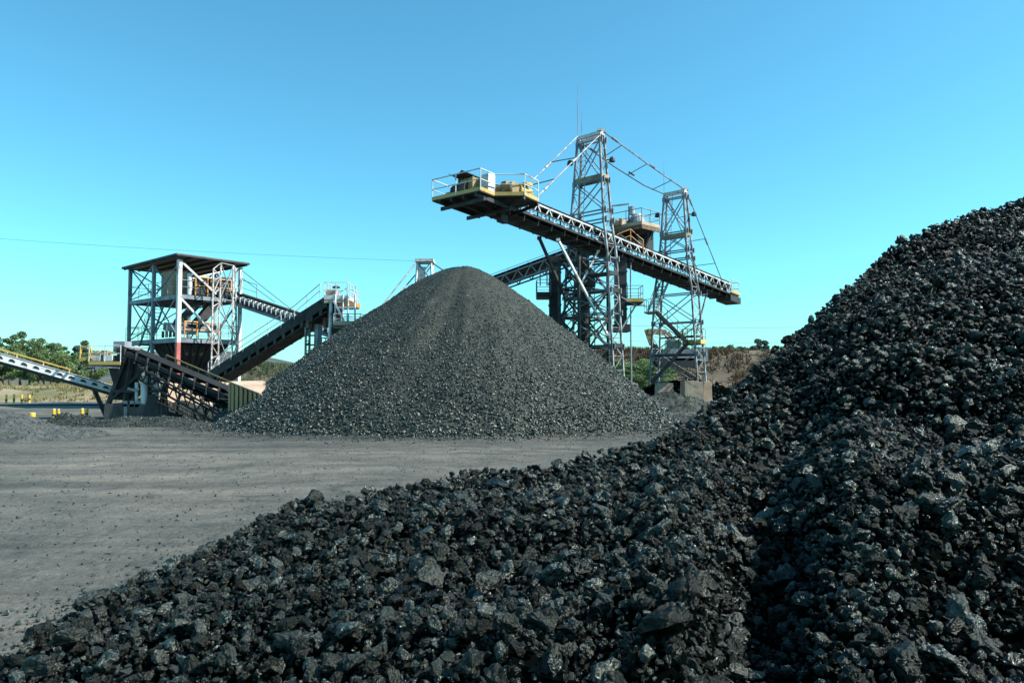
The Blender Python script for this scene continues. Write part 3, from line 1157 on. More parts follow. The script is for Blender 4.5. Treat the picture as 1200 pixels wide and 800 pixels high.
def flat_mb(ln, w, h, t, l0=0.0, l1=None, wave=0.0):
    l1 = ln.len if l1 is None else l1
    mb = MB()
    n = max(2, int((l1 - l0) / 1.2)) if wave else 1
    for k in range(n):
        a, b = l0 + (l1 - l0) * k / n, l0 + (l1 - l0) * (k + 1) / n
        dh = -wave * random.random()
        mb.hexa([ln.at(a, -w / 2, h - t + dh), ln.at(a, w / 2, h - t + dh), ln.at(b, w / 2, h - t + dh), ln.at(b, -w / 2, h - t + dh),
                 ln.at(a, -w / 2, h), ln.at(a, w / 2, h), ln.at(b, w / 2, h), ln.at(b, -w / 2, h)])
    return mb


def idlers(ln, root, w, h, step, mat, l0=0.4, l1=None, r=0.06, name='idler'):
    """Roller with its two end brackets, one object each, sharing a mesh."""
    l1 = ln.len - 0.4 if l1 is None else l1
    mb = MB()
    c = ln.at(l0, 0, h)
    a, b = ln.s * (w * 0.22), ln.s * (w * 0.52)
    mb.tube(c - a, c + a, r, n=8)
    mb.tube(c + a, c + b + UP * w * 0.17, r, n=8)
    mb.tube(c - a, c - b + UP * w * 0.17, r, n=8)
    for sg in (-1, 1):
        mb.beam(c + b * sg * 1.05 - UP * 0.16, c + b * sg * 1.05 + UP * w * 0.22, 0.05, 0.09)
    first = part(name, mb, mat, root)
    n = max(1, int(round((l1 - l0) / step)))
    for k in range(1, min(n, 95) + 1):
        o_ = first.copy()
        COL.objects.link(o_)
        o_.parent = root
        o_.location = tuple(ln.d * ((l1 - l0) * k / n))


# ---- the stacker boom
H0, T0 = V(-3.0, 37.7, 11.95), V(17.2, 58.65, 8.85)     # bottom chord line
BL = Line(H0, T0)
bs, bd = BL.s, BL.d
TD = 0.75
boom = thing('boom_conveyor', 'long white lattice boom conveyor reaching over the conical heap from the two masts', 'conveyor', BL.at(BL.len * 0.38))
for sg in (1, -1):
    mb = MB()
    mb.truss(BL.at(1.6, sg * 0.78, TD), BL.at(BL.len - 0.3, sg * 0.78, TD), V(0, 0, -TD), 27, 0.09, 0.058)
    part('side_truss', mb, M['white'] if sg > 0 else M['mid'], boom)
part('belt', belt_mb(BL, 1.05, TD + 0.12), M['rubber'], boom)
part('return_belt', flat_mb(BL, 1.0, -0.18, 0.05, 0.3, BL.len - 0.3, 0.05), M['rubber'], boom)
mb = flat_mb(BL, 1.5, 0.02, 0.05, 1.5, BL.len - 0.5)
part('deck_plate', mb, M['dark'], boom)
idlers(BL, boom, 1.05, TD + 0.05, 1.05, M['dark'], 0.8, BL.len - 0.8)
mb = MB()
for k in range(24):
    l = 1.0 + (BL.len - 2.0) * k / 23
    mb.beam(BL.at(l, -0.85, 0.0), BL.at(l, -0.7, -0.42), 0.06, 0.08)
    mb.beam(BL.at(l, 0.85, 0.0), BL.at(l, 0.7, -0.42), 0.06, 0.08)
    mb.beam(BL.at(l, -0.74, -0.40), BL.at(l, 0.74, -0.40), 0.07, 0.09)
mb.beam(BL.at(0.8, 0.86, -0.05), BL.at(BL.len - 0.6, 0.86, -0.05), 0.10, 0.12)
mb.beam(BL.at(0.8, -0.86, -0.05), BL.at(BL.len - 0.6, -0.86, -0.05), 0.10, 0.12)
part('underframe', mb, M['dark'], boom)
mb = MB()
mb.beam(BL.at(2.0, 0.88, 0.30), BL.at(BL.len - 1.0, 0.88, 0.30), 0.05, 0.07)
for k in range(13):
    l = 2.0 + (BL.len - 3.2) * k / 12
    mb.beam(BL.at(l, 0.84, 0.30), BL.at(l, 0.84, 0.02), 0.03)
part('cable_tray', mb, M['dark'], boom)
mb = MB()
for a_, b_ in ((V(-2.2, 37.6, 11.9), V(-0.4, 38.0, 12.0)), (V(-1.5, 37.9, 12.6), V(0.6, 38.3, 12.2)), (V(-3.4, 38.3, 12.0), V(-2.3, 37.9, 12.3))):
    mb.path([a_ + (b_ - a_) * t_ - UP * 0.25 * sin(pi * t_) for t_ in np.linspace(0, 1, 8)], 0.03, 5)
part('hose', mb, M['rubber'], boom)
# walkway on the far side, with its own rail posts seen against the sky
mb = flat_mb(Line(BL.at(2, -1.3, 0), BL.at(BL.len - 1, -1.3, 0)), 0.75, 0.05, 0.06)
part('walkway', mb, M['dark'], boom)
mb = MB()
mb.rail([BL.at(3.2, -1.62, 0.05), BL.at(BL.len - 1.0, -1.62, 0.05)], 0.95, 1.9, 0.022)
part('guard_rail', mb, M['mid'], boom)
mb = MB()
mb.tube(BL.at(0.5, -0.55, 0.2), BL.at(0.5, 0.55, 0.2), 0.36, n=18)
part('head_pulley', mb, M['dark'], boom)
mb = MB()
mb.tube(BL.at(BL.len - 0.3, -0.6, 0.5), BL.at(BL.len - 0.3, 0.6, 0.5), 0.32, n=16)
part('tail_pulley', mb, M['dark'], boom)
mb = MB()
mb.box(BL.at(3.2, 0.35, -0.62), (0.5, 0.4, 0.5), ax=bd)
mb.beam(BL.at(3.2, 0.35, -0.3), BL.at(3.2, 0.35, -0.5), 0.12)
part('belt_scraper', mb, M['dark'], boom)
# head platform, laid out from its rail corners
ZF = 11.72
PL = [V(-4.30, 38.7, ZF), V(-1.61, 36.5, ZF), V(-0.93, 37.6, ZF), V(0.66, 37.55, ZF), V(1.42, 38.9, ZF)]
back = [PL[4] + bd * 0.3 - bs * 2.6, PL[0] + bd * 3.2]
mb = MB()
mb.prism(PL + back, V(0, 0, -0.07))
pf = part('head_platform', mb, M['dark'], boom)
mb = MB()
for a, b in zip(PL[:-1], PL[1:]):
    mb.beam(a + UP * 0.08, b + UP * 0.08, 0.04, 0.19)
mb.beam(PL[0] + UP * 0.08, back[1] + UP * 0.08, 0.04, 0.19)
part('toe_board', mb, M['yellow'], pf)
mb = MB()
mb.rail([back[1]] + PL, 1.12, 1.5, 0.032)
part('guard_rail', mb, M['white'], pf)
mb = MB()
for f in (0.15, 0.4, 0.65, 0.9):
    a = PL[0] + (PL[1] - PL[0]) * f
    mb.beam(a - UP * 0.16, a + bd * 3.0 - UP * 0.16, 0.09, 0.2)
for f in (0.2, 0.8):
    a = PL[0] + (back[1] - PL[0]) * f
    mb.beam(a - UP * 0.30, a + bs * 3.4 - UP * 0.30, 0.1, 0.2)
mb.beam(PL[3] - UP * 0.14, PL[3] - bs * 2.4 - UP * 0.5, 0.1, 0.16)
mb.beam(PL[4] - UP * 0.14, PL[4] - bs * 2.4 - UP * 0.5, 0.1, 0.16)
part('support_frame', mb, M['dark'], pf)
# drives on the platform: motors with their boxes
mb = MB()
c = V(-2.15, 38.0, ZF)
mb.box(c + UP * 0.52, (1.0, 0.75, 0.72), ax=bs)
mb.box(c + UP * 0.93, (0.7, 0.5, 0.12), ax=bs)
part('gearbox', mb, M['dullyellow'], boom)
mb = MB()
c = V(-1.28, 37.55, ZF)
mb.box(c + UP * 0.72, (0.62, 0.5, 0.66), ax=bs)
mb.box(c + UP * 0.2, (0.5, 0.4, 0.4), ax=bs)
part('control_box', mb, M['white'], boom)
mb = MB()
c = V(-0.35, 38.35, ZF)
mb.tube(c + UP * 0.45 - bs * 0.5, c + UP * 0.45 + bs * 0.5, 0.34, n=16)
mb.tube(c + UP * 0.45 + bs * 0.5, c + UP * 0.45 + bs * 0.72, 0.38, n=16)
mb.box(c + UP * 0.12, (0.8, 0.6, 0.22), ax=bs)
mb.box(c + UP * 0.84, (0.35, 0.3, 0.16), ax=bs)
part('motor', mb, M['dullyellow'], boom)
mb = MB()
c = V(0.62, 38.55, ZF)
mb.tube(c + UP * 0.42 - bd * 0.45, c + UP * 0.42 + bd * 0.45, 0.30, n=16)
mb.box(c + UP * 0.12, (0.8, 0.55, 0.22), ax=bd)
mb.box(c + UP * 0.78, (0.9, 0.5, 0.14), ax=bs)
part('motor', mb, M['yellow'], boom)
mb = MB()
c = V(-3.1, 38.5, ZF)
mb.box(c + UP * 0.2, (0.9, 0.35, 0.36), ax=bs)
mb.tube(c + UP * 0.36 - bs * 0.6, c + UP * 0.36 + bs * 0.7, 0.12, n=10)
mb.beam(c + UP * 0.05 + bs * 0.6, c + UP * 1.05 + bs * 0.6, 0.06)
part('bearing_housing', mb, M['mid'], boom)
# tail platform
mb = MB()
a0 = BL.at(BL.len - 0.6, 0, 0.05)
tp = [a0 - bs * 1.5, a0 + bs * 1.0, a0 + bs * 1.0 + bd * 1.3, a0 - bs * 1.5 + bd * 1.3]
mb.prism(tp, V(0, 0, -0.1))
tpl = part('tail_platform', mb, M['dark'], boom)
mb = MB()
mb.rail([tp[1], tp[2], tp[3], tp[0]], 1.05, 1.3, 0.03)
part('guard_rail', mb, M['white'], tpl)
mb = MB()
mb.beam(tp[1] + UP * 0.12, tp[2] + UP * 0.12, 0.04, 0.24)
mb.beam(tp[2] + UP * 0.12, tp[3] + UP * 0.12, 0.04, 0.24)
part('toe_board', mb, M['yellow'], tpl)
mb = MB()
mb.box(BL.at(BL.len - 0.2, -0.4, 1.0), (1.2, 0.9, 0.25), ax=bd)
mb.box(BL.at(BL.len + 0.2, 0.3, -0.35), (1.7, 1.3, 0.5), ax=bd)
part('take_up_weight', mb, M['dark'], boom)


# ---- lattice masts
def mast(name, label, c, levels, wide, narrow_step, mats):
    """levels: (z, half-width along the boom, half-width across it); the boom passes between its two narrow sides."""
    root = thing(name, label, 'mast', (c[0], c[1], 0.0))
    cs = [(1, 1), (1, -1), (-1, -1), (-1, 1)]        # (along, across); across + is towards the right of the photo
    ad = V(bd[0], bd[1], 0) / math.hypot(bd[0], bd[1])
    zz = [l[0] for l in levels]

    def corner(i, z):
        a, s_ = cs[i]
        return V(c[0], c[1], z) + ad * a * np.interp(z, zz, [l[1] for l in levels]) + bs * s_ * np.interp(z, zz, [l[2] for l in levels])
    for i in range(4):
        mb = MB()
        for z0, z1 in zip(zz[:-1], zz[1:]):
            mb.beam(corner(i, z0), corner(i, z1), 0.125)
        part('leg', mb, mats[i], root)
    for i, j in ((0, 1), (2, 3)):                    # the two wide faces, across the boom
        mb = MB()
        for z0, z1, x in wide:
            a0_, a1_, b0_, b1_ = corner(i, z0), corner(i, z1), corner(j, z0), corner(j, z1)
            off = ad * 0.05
            if x:
                mb.beam(a0_ + off, b1_ + off, 0.06)
                mb.beam(b0_ - off, a1_ - off, 0.06)
            mb.beam(a1_, b1_, 0.08)
            for cpt in (a1_, b1_):
                mb.box(cpt + off * 1.3, (0.36, 0.05, 0.34), ax=b1_ - a1_)
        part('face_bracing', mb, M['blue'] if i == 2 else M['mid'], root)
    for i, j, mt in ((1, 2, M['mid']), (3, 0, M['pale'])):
        mb = MB()
        n = int((zz[-1] - zz[0]) / narrow_step)
        for k in range(n):
            z0, z1 = zz[0] + (zz[-1] - zz[0]) * k / n, zz[0] + (zz[-1] - zz[0]) * (k + 1) / n
            p, q = (i, j) if k % 2 else (j, i)
            mb.beam(corner(p, z0), corner(q, z1), 0.045)
            mb.beam(corner(i, z1), corner(j, z1), 0.05)
        part('face_bracing', mb, mt, root)
    return root, corner


c1 = BL.at(BL.len * 0.399)
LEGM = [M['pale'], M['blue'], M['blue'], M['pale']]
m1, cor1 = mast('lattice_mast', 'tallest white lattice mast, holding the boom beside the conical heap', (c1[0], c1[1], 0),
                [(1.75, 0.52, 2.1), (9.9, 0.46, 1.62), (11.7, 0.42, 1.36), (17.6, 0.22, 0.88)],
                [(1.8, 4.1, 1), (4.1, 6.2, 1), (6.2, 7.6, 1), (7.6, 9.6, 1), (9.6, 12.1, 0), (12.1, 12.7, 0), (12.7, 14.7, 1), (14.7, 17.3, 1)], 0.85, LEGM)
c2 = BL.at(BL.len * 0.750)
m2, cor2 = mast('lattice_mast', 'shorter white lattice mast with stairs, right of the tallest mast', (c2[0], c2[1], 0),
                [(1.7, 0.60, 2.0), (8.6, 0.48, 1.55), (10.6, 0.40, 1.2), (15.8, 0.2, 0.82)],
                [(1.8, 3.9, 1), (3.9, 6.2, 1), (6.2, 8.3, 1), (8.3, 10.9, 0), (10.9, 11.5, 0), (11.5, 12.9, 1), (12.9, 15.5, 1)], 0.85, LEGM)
for root, cor, ztop, land in ((m1, cor1, 17.6, 14.75), (m2, cor2, 15.8, 12.5)):
    mb = MB()
    for i in range(4):
        mb.beam(cor(i, ztop) + UP * 0.09, cor((i + 1) % 4, ztop) + UP * 0.09, 0.16, 0.2)
    e = cor(0, ztop) - cor(3, ztop)
    mb.box(cor(0, ztop) + UP * 0.27, (0.3, 0.3, 0.16))
    mb.box(cor(3, ztop) + UP * 0.27, (0.3, 0.3, 0.16))
    part('top_frame', mb, M['white'], root)
    mb = MB()
    q = [cor(i, land) for i in range(4)]
    mb.prism(q, V(0, 0, 0.06))
    ld = part('landing', mb, M['mid'], root)
    mb = MB()
    for a, b in ((2, 3), (3, 0)):
        mb.beam(q[a] + UP * 0.16 + bs * 0.03, q[b] + UP * 0.16 + bs * 0.03, 0.04, 0.22)
    part('toe_board', mb, M['dullyellow'], ld)
    mb = MB()
    mid0 = cor(2, 11) * 0.7 + cor(3, 11) * 0.3
    mid1 = cor(2, ztop) * 0.7 + cor(3, ztop) * 0.3
    mb.ladder(mid0, mid1, bs)
    part('ladder', mb, M['mid'], root)
    for i, dz in ((0, -1.6), (2, -1.4)):
        mb = MB()
        b = cor(i, ztop + dz)
        dd = unit(V(b[0] - root.location[0], b[1] - root.location[1], 0))
        mb.beam(b, b + dd * 0.35, 0.05)
        mb.lathe(b + dd * 0.42 - UP * 0.16, [(0.10, 0.3), (0.17, 0.2), (0.2, 0.0), (0.16, -0.02)], 10)
        part('floodlight', mb, M['dark'], root)
    rods = ((1, 2.1), (2, 3.6)) if root is m1 else ((2, 2.6),)
    for i, hh in rods:
        mb = MB()
        mb.tube(cor(i, ztop), cor(i, ztop) + UP * hh * 0.7, 0.022)
        mb.tube(cor(i, ztop) + UP * hh * 0.7, cor(i, ztop) + UP * hh, 0.01)
        part('lightning_rod', mb, M['mid'], root)

# platforms inside the lower body of the tall mast
for z, hw in ((4.1, 1.3), (7.55, 1.3), (8.6, 1.25)):
    mb = MB()
    q = [cor1(i, z) for i in range(4)]
    mb.prism(q, V(0, 0, 0.12))
    mb.beam(q[3] + bs * 0.06 + UP * 0.06, q[0] + bs * 0.06 + UP * 0.06, 0.08, 0.26)
    lp = part('landing', mb, M['dark'], m1)
    mb = MB()
    mb.rail([q[2], q[3], q[0]], 1.0, 1.4, 0.022)
    part('guard_rail', mb, M['dark'], lp)
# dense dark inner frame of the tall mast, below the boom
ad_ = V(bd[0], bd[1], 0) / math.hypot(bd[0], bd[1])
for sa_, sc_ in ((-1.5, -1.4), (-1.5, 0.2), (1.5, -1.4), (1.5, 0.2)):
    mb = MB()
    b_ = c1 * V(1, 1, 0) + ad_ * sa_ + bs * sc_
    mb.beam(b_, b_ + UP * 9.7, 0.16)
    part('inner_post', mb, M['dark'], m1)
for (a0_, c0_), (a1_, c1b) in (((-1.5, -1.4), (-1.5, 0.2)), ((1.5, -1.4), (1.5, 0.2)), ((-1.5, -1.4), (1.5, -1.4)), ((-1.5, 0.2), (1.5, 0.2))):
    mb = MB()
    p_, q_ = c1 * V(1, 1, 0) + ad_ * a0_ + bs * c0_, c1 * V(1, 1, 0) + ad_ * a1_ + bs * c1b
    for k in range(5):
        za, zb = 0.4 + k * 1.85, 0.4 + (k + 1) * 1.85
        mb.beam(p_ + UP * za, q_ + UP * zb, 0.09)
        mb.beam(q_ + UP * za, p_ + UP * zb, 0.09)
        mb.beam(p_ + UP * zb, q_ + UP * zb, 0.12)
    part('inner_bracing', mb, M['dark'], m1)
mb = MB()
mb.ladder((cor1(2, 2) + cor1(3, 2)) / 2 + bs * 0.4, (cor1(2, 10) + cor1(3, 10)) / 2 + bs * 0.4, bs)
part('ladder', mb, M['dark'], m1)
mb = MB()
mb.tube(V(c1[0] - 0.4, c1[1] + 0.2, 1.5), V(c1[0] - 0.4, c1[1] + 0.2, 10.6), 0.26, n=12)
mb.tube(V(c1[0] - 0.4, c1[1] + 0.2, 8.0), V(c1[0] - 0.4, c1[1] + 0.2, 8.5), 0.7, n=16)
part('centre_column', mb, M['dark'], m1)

# struts between the boom and the masts
G_ST = 'slanted struts under the boom'


def strut(a, b, w, mat, label):
    mb = MB()
    mb.beam(a, b, w)
    mb.box(a, (w * 1.8, w * 1.8, w * 1.2))
    mb.box(b, (w * 1.8, w * 1.8, w * 1.2))
    single('strut', mb, mat, label, 'strut', b, G_ST)


strut(P(654, 281, 43.1), P(712, 392, 45.9), 0.13, M['white'], 'white slanting strut crossing the front of the tall mast below the boom')
strut(P(632, 279, 43.9), P(664, 352, 45.6), 0.15, M['dark'], 'dark slanting strut from the boom to the left side of the tall mast')
strut(P(701, 294, 46.0), P(681, 332, 45.5), 0.11, M['white'], 'short pale strut in a V under the boom at the tall mast')
strut(P(829, 341, 56.2), P(816, 390, 54.6), 0.11, M['pale'], 'pale strut from the boom tail to the shorter mast')

# concrete footings
G_F = 'concrete footings of the masts'


def footing(px0, px1, py0, Y, mat, label, depth=1.5):
    a, b = P(px0, py0, Y), P(px1, py0, Y)
    mb = MB()
    x0, x1, z = a[0], b[0], a[2]
    mb.hexa([V(x0 - .06, Y, -0.1), V(x1 + .06, Y, -0.1), V(x1 + .06, Y + depth, -0.1), V(x0 - .06, Y + depth, -0.1),
             V(x0, Y + .05, z), V(x1, Y + .05, z), V(x1, Y + depth - .05, z), V(x0, Y + depth - .05, z)])
    mb.box(V((x0 + x1) / 2, Y + depth / 2, z + 0.03), (min(0.8, (x1 - x0) * 0.7), 0.8, 0.055))
    single('concrete_footing', mb, mat, label, 'footing', V((x0 + x1) / 2, Y + depth / 2, 0), G_F)


footing(727, 748, 449, 44.6, M['concrete'], 'tan concrete footing at the right foot of the tall mast', 1.6)
footing(660, 690, 449, 44.0, M['concrete'], 'concrete footing of the tall mast hidden mostly behind the conical heap', 1.6)
footing(772, 789, 449, 52.3, M['concrete'], 'narrow concrete footing under the left legs of the shorter mast', 1.4)
footing(803, 824, 447, 50.6, M['concrete'], 'broad weathered concrete footing under the front leg of the shorter mast', 1.5)
footing(825, 834, 447, 52.3, M['tan'], 'slim tan block added as the sunlit right face of the broad footing at the shorter mast', 1.2)  # added block: its paler tan stands in for sunlight on the broad footing's side

# stairs and platforms of the shorter mast
mb = MB()
lp0 = [P(755, 367, 52.6), P(772, 367, 51.8), P(776, 366, 53.0), P(760, 366, 53.9)]
z0 = lp0[0][2]
for p in lp0:
    p[2] = z0
mb.prism(lp0, V(0, 0, 0.1))
pl = part('stair_platform', mb, M['dullyellow'], m2)
mb = MB()
mb.rail([lp0[3], lp0[0], lp0[1]], 1.0, 0.9, 0.022)
part('guard_rail', mb, M['pale'], pl)
mb = MB()
mb.stair(P(764, 364, 52.4), P(778, 332, 53.6), V(0.72, -0.69, 0), 0.7)
mb.rail([P(762, 365, 52.0), P(776, 333, 53.2)], 0.9, 1.0, 0.02)
part('stair', mb, M['pale'], m2)
mb = MB()
mb.stair(P(770, 367, 52.2), P(806, 402, 52.2), V(0.1, 0.99, 0), 0.8)
mb.rail([P(770, 367, 51.8), P(806, 402, 51.8)], 0.95, 1.0, 0.022)
part('stair', mb, M['dark'], m2)
mb = MB()
mb.stair(P(806, 402, 52.6), P(764, 448, 52.6), V(0.1, 0.99, 0), 0.8)
mb.rail([P(806, 402, 52.2), P(764, 448, 52.2)], 0.95, 1.0, 0.022)
part('stair', mb, M['dark'], m2)
mb = MB()
lp1 = [P(800, 404, 52.6), P(821, 404, 51.6), P(827, 404, 52.6), P(806, 404, 53.8)]
z0 = lp1[0][2]
for p in lp1:
    p[2] = z0
mb.prism(lp1, V(0, 0, 0.1))
pl = part('stair_platform', mb, M['dark'], m2)
mb = MB()
mb.beam(lp1[0] + UP * 0.2, lp1[1] + UP * 0.2, 0.05, 0.3)
mb.beam(lp1[1] + UP * 0.2, lp1[2] + UP * 0.2, 0.05, 0.3)
mb.beam(P(800, 399, 52.4), P(800, 386, 52.4), 0.14)
part('toe_board', mb, M['yellow'], pl)
mb = MB()
mb.rail([lp1[0], lp1[1], lp1[2], lp1[3]], 1.15, 0.9, 0.024)
part('guard_rail', mb, M['pale'], pl)
mb = MB()
q = [cor2(i, 3.75) for i in range(4)]
mb.prism(q, V(0, 0, 0.14))
q = [cor2(i, 5.1) for i in range(4)]
mb.prism([q[3], q[0], q[1]], V(0, 0, 0.12))
part('landing', mb, M['dark'], m2)

# stays from mast to mast and down to the boom
G_TR = 'stay rods of the boom'


def stay(pts, label, r=0.038, mat='pale', turnbuckle=True):
    mb = MB()
    mb.path(pts, r)
    if turnbuckle:
        a, b = pts[0], pts[-1]
        for f in (0.12, 0.55):
            c = a + (b - a) * f
            dd = unit(b - a)
            mb.tube(c - dd * 0.3, c + dd * 0.3, r * 1.9)
    return single('stay_rod', mb, M[mat], label, 'stay rod', pts[0], G_TR)


t1f, t1b = cor1(0, 17.75), cor1(1, 17.75)
t1lf, t1lb = cor1(3, 17.75), cor1(2, 17.75)
hA = BL.at(4.6, 0.95, TD)
hB = BL.at(4.6, -0.95, TD)
pA1 = P(668, 160, c1[1] - 1.0)
sr1 = stay([BL.at(4.9, -0.9, 0.8), t1lb + UP * 0.1], 'pale stay rod from the boom head to the top left corner of the tall mast')
stay([PL[4] + UP * 0.3, cor1(3, 17.5)], 'pale lower stay rod from the right end of the head platform to the tall mast')
for f in (0.25, 0.6):
    a, b = BL.at(4.9, -0.9, 0.8), t1lb + UP * 0.1
    a2, b2 = PL[4] + UP * 0.3, cor1(3, 17.5)
    mb = MB()
    mb.tube(a + (b - a) * f, a2 + (b2 - a2) * f, 0.03)
    part('spacer', mb, M['wire'], sr1)
u1, u2 = cor1(0, 17.85), cor2(0, 15.95)
l1, l2 = cor1(1, 17.5), cor2(1, 15.9)
sr2 = stay([u1, u1 + (u2 - u1) * 0.5 - UP * 0.05, u2], 'straight pale stay rod joining the two mast tops, the upper one', 0.042)
stay([l1, l1 + (l2 - l1) * 0.35 - UP * 0.25, l1 + (l2 - l1) * 0.7 - UP * 0.3, l2], 'sagging dark stay rod between the two masts, the lower one', 0.04, 'wire')
for f in (0.2, 0.5, 0.8):
    mb = MB()
    mb.tube(u1 + (u2 - u1) * f, l1 + (l2 - l1) * f - UP * 0.27, 0.028)
    part('spacer', mb, M['wire'], sr2)
e1, e2 = BL.at(BL.len - 1.9, 0.85, TD), BL.at(BL.len - 1.9, -0.85, TD)
sr3 = stay([u2, e1], 'dark stay rod from the shorter mast down to the boom tail, the front one', 0.04, 'mid')
stay([cor2(1, 15.9), e2], 'dark stay rod from the shorter mast down to the boom tail, the rear one', 0.04, 'mid')
for f in (0.25, 0.52, 0.8):
    mb = MB()
    mb.tube(u2 + (e1 - u2) * f, cor2(1, 15.9) + (e2 - cor2(1, 15.9)) * f, 0.026)
    part('spacer', mb, M['wire'], sr3)

# ---- transfer house riding over the boom
th = thing('transfer_house', 'railed drive platform with dark chute standing over the boom between the masts', 'transfer station', BL.at(BL.len * 0.532, -0.4))
YT = 50.2
f = [P(716, 264, YT + 0.3), P(752, 262, YT - 1.6), P(773, 264, YT - 0.2), P(738, 266, YT + 2.0)]
zt = 12.55
for p in f:
    p[2] = zt
mb = MB()
mb.prism(f, V(0, 0, -0.14))
mb.beam(f[0] - UP * 0.2, f[1] - UP * 0.2, 0.1, 0.2)
mb.beam(f[1] - UP * 0.2, f[2] - UP * 0.2, 0.1, 0.2)
pl = part('platform', mb, M['rust'], th)
mb = MB()
mb.rail([f[0], f[1], f[2], f[3]], 1.1, 1.1, 0.028)
part('guard_rail', mb, M['pale'], pl)
mb = MB()
mb.beam(f[0] + UP * 0.1, f[1] + UP * 0.1, 0.04, 0.22)
mb.beam(f[1] + UP * 0.1, f[2] + UP * 0.1, 0.04, 0.22)
part('toe_board', mb, M['tan'], pl)
cm = (f[0] + f[1] + f[2] + f[3]) / 4
mb = MB()
top = [f[0] * 0.9 + cm * 0.1, f[1] * 0.9 + cm * 0.1, f[2] * 0.8 + cm * 0.2, f[3] * 0.9 + cm * 0.1]
bc = P(745, 278, YT)
bot = [bc + V(-0.75, 0.1, 0), bc + V(0.1, -0.7, 0), bc + V(0.8, 0, 0), bc + V(0, 0.8, 0)]
mb.hexa([p for p in bot] + [p - UP * 0.26 for p in top])
part('hopper', mb, M['dark'], th)
mb = MB()
mb.box(P(757, 279, YT), (0.75, 0.75, 1.9), ax=bd)
mb.box(P(750, 288, YT), (1.9, 1.0, 0.7), ax=bd)
part('chute', mb, M['dark'], th)
mb = MB()
q = P(745, 261, YT)
mb.lathe(V(q[0] + 0.1, q[1], zt), [(0.62, 0.0), (0.62, 0.22), (0.5, 0.75), (0.34, 1.02), (0.2, 1.06)], 18)
mb.tube(V(q[0] - 0.25, q[1], zt + 1.0), V(q[0] - 0.25, q[1], zt + 1.55), 0.2, n=12)
part('drive_hood', mb, M['pale'], th, smooth=False)
mb = MB()
q = P(729, 260, YT)
mb.box(V(q[0], q[1], zt + 0.35), (0.9, 0.6, 0.5), ax=bd)
mb.tube(V(q[0] - .3, q[1] - .3, zt + 0.35), V(q[0] - .9, q[1] - .3, zt + 0.35), 0.26, n=14)
part('motor', mb, M['tan'], th)
mb = MB()
a, b = P(717, 262, YT), P(737, 262, YT)
a[2] = b[2] = zt
mb.beam(a, a + UP * 1.6, 0.08)
mb.beam(b, b + UP * 1.6, 0.08)
mb.beam(a + UP * 1.6, b + UP * 1.75, 0.1)
part('hoist_frame', mb, M['pale'], th)
mb = MB()
mb.rail([P(724, 290, 48.4), P(739, 284, 48.6), P(754, 297, 48.8)], 0.9, 0.8, 0.03)
part('guard_rail', mb, M['orange'], th, label='orange guard rail')
mb = MB()
for s_ in (-0.8, 0.8):
    mb.beam(BL.at(BL.len * 0.532 - 1.1, s_, 0.8), V(f[0][0] + 0.4, f[0][1] - s_ * 0.2, zt - 0.2), 0.14)
    mb.beam(BL.at(BL.len * 0.532 + 1.1, s_, 0.8), V(f[2][0] - 0.5, f[2][1] + 0.3 - s_ * 0.2, zt - 0.2), 0.14)
part('support_frame', mb, M['dark'], th)

# ---- conveyor feeding the transfer house, from behind the cone
EL = Line(P(497, 359, 58.5), P(742, 270, 50.6))
ec = thing('feed_conveyor', 'dark lattice conveyor climbing from behind the conical heap to the transfer house', 'conveyor', EL.at(0))
for sg in (1, -1):
    mb = MB()
    mb.truss(EL.at(0, sg * 0.65, 0.0), EL.at(EL.len, sg * 0.65, 0.0), V(0, 0, -0.75), 16, 0.1, 0.065)
    part('side_truss', mb, M['mid'] if sg > 0 else M['dark'], ec)
part('belt', belt_mb(EL, 0.95, 0.14), M['rubber'], ec)
part('return_belt', flat_mb(EL, 0.9, -0.55, 0.05), M['rubber'], ec)
mb = flat_mb(EL, 1.25, 0.06, 0.08)
part('deck_plate', mb, M['dark'], ec)
idlers(EL, ec, 0.95, 0.08, 1.1, M['dark'])
mb = flat_mb(Line(EL.at(0, -1.05), EL.at(EL.len, -1.05)), 0.7, 0.0, 0.07)
part('walkway', mb, M['dark'], ec)
mb = MB()
mb.rail([EL.at(0, -1.38), EL.at(EL.len - 2, -1.38)], 1.0, 1.8, 0.022)
part('guard_rail', mb, M['mid'], ec)
mb = MB()
for sx in (-0.7, 0.7):
    mb.beam(EL.at(EL.len * 0.1, sx, -0.8), EL.at(EL.len * 0.1, sx * 1.7) * V(1, 1, 0), 0.16)
    mb.beam(EL.at(EL.len * 0.18, sx, -0.8), EL.at(EL.len * 0.10, sx * 1.7) * V(1, 1, 0) + V(1.5, -.5, 0), 0.16)
part('trestle', mb, M['dark'], ec)

# stay mast behind the cone
SM = P(498, 330, 59.0)
sm = thing('lattice_mast', 'small lattice mast top peeping over the left of the conical heap', 'mast', (SM[0], SM[1], 0))
zt2 = P(497, 308, 59)[2]


def smc(i, z):
    a = [(-1, -1), (1, -1), (1, 1), (-1, 1)][i]
    w = 0.55 + (zt2 - z) * 0.055
    return V(SM[0] + a[0] * w, SM[1] + a[1] * w, z)


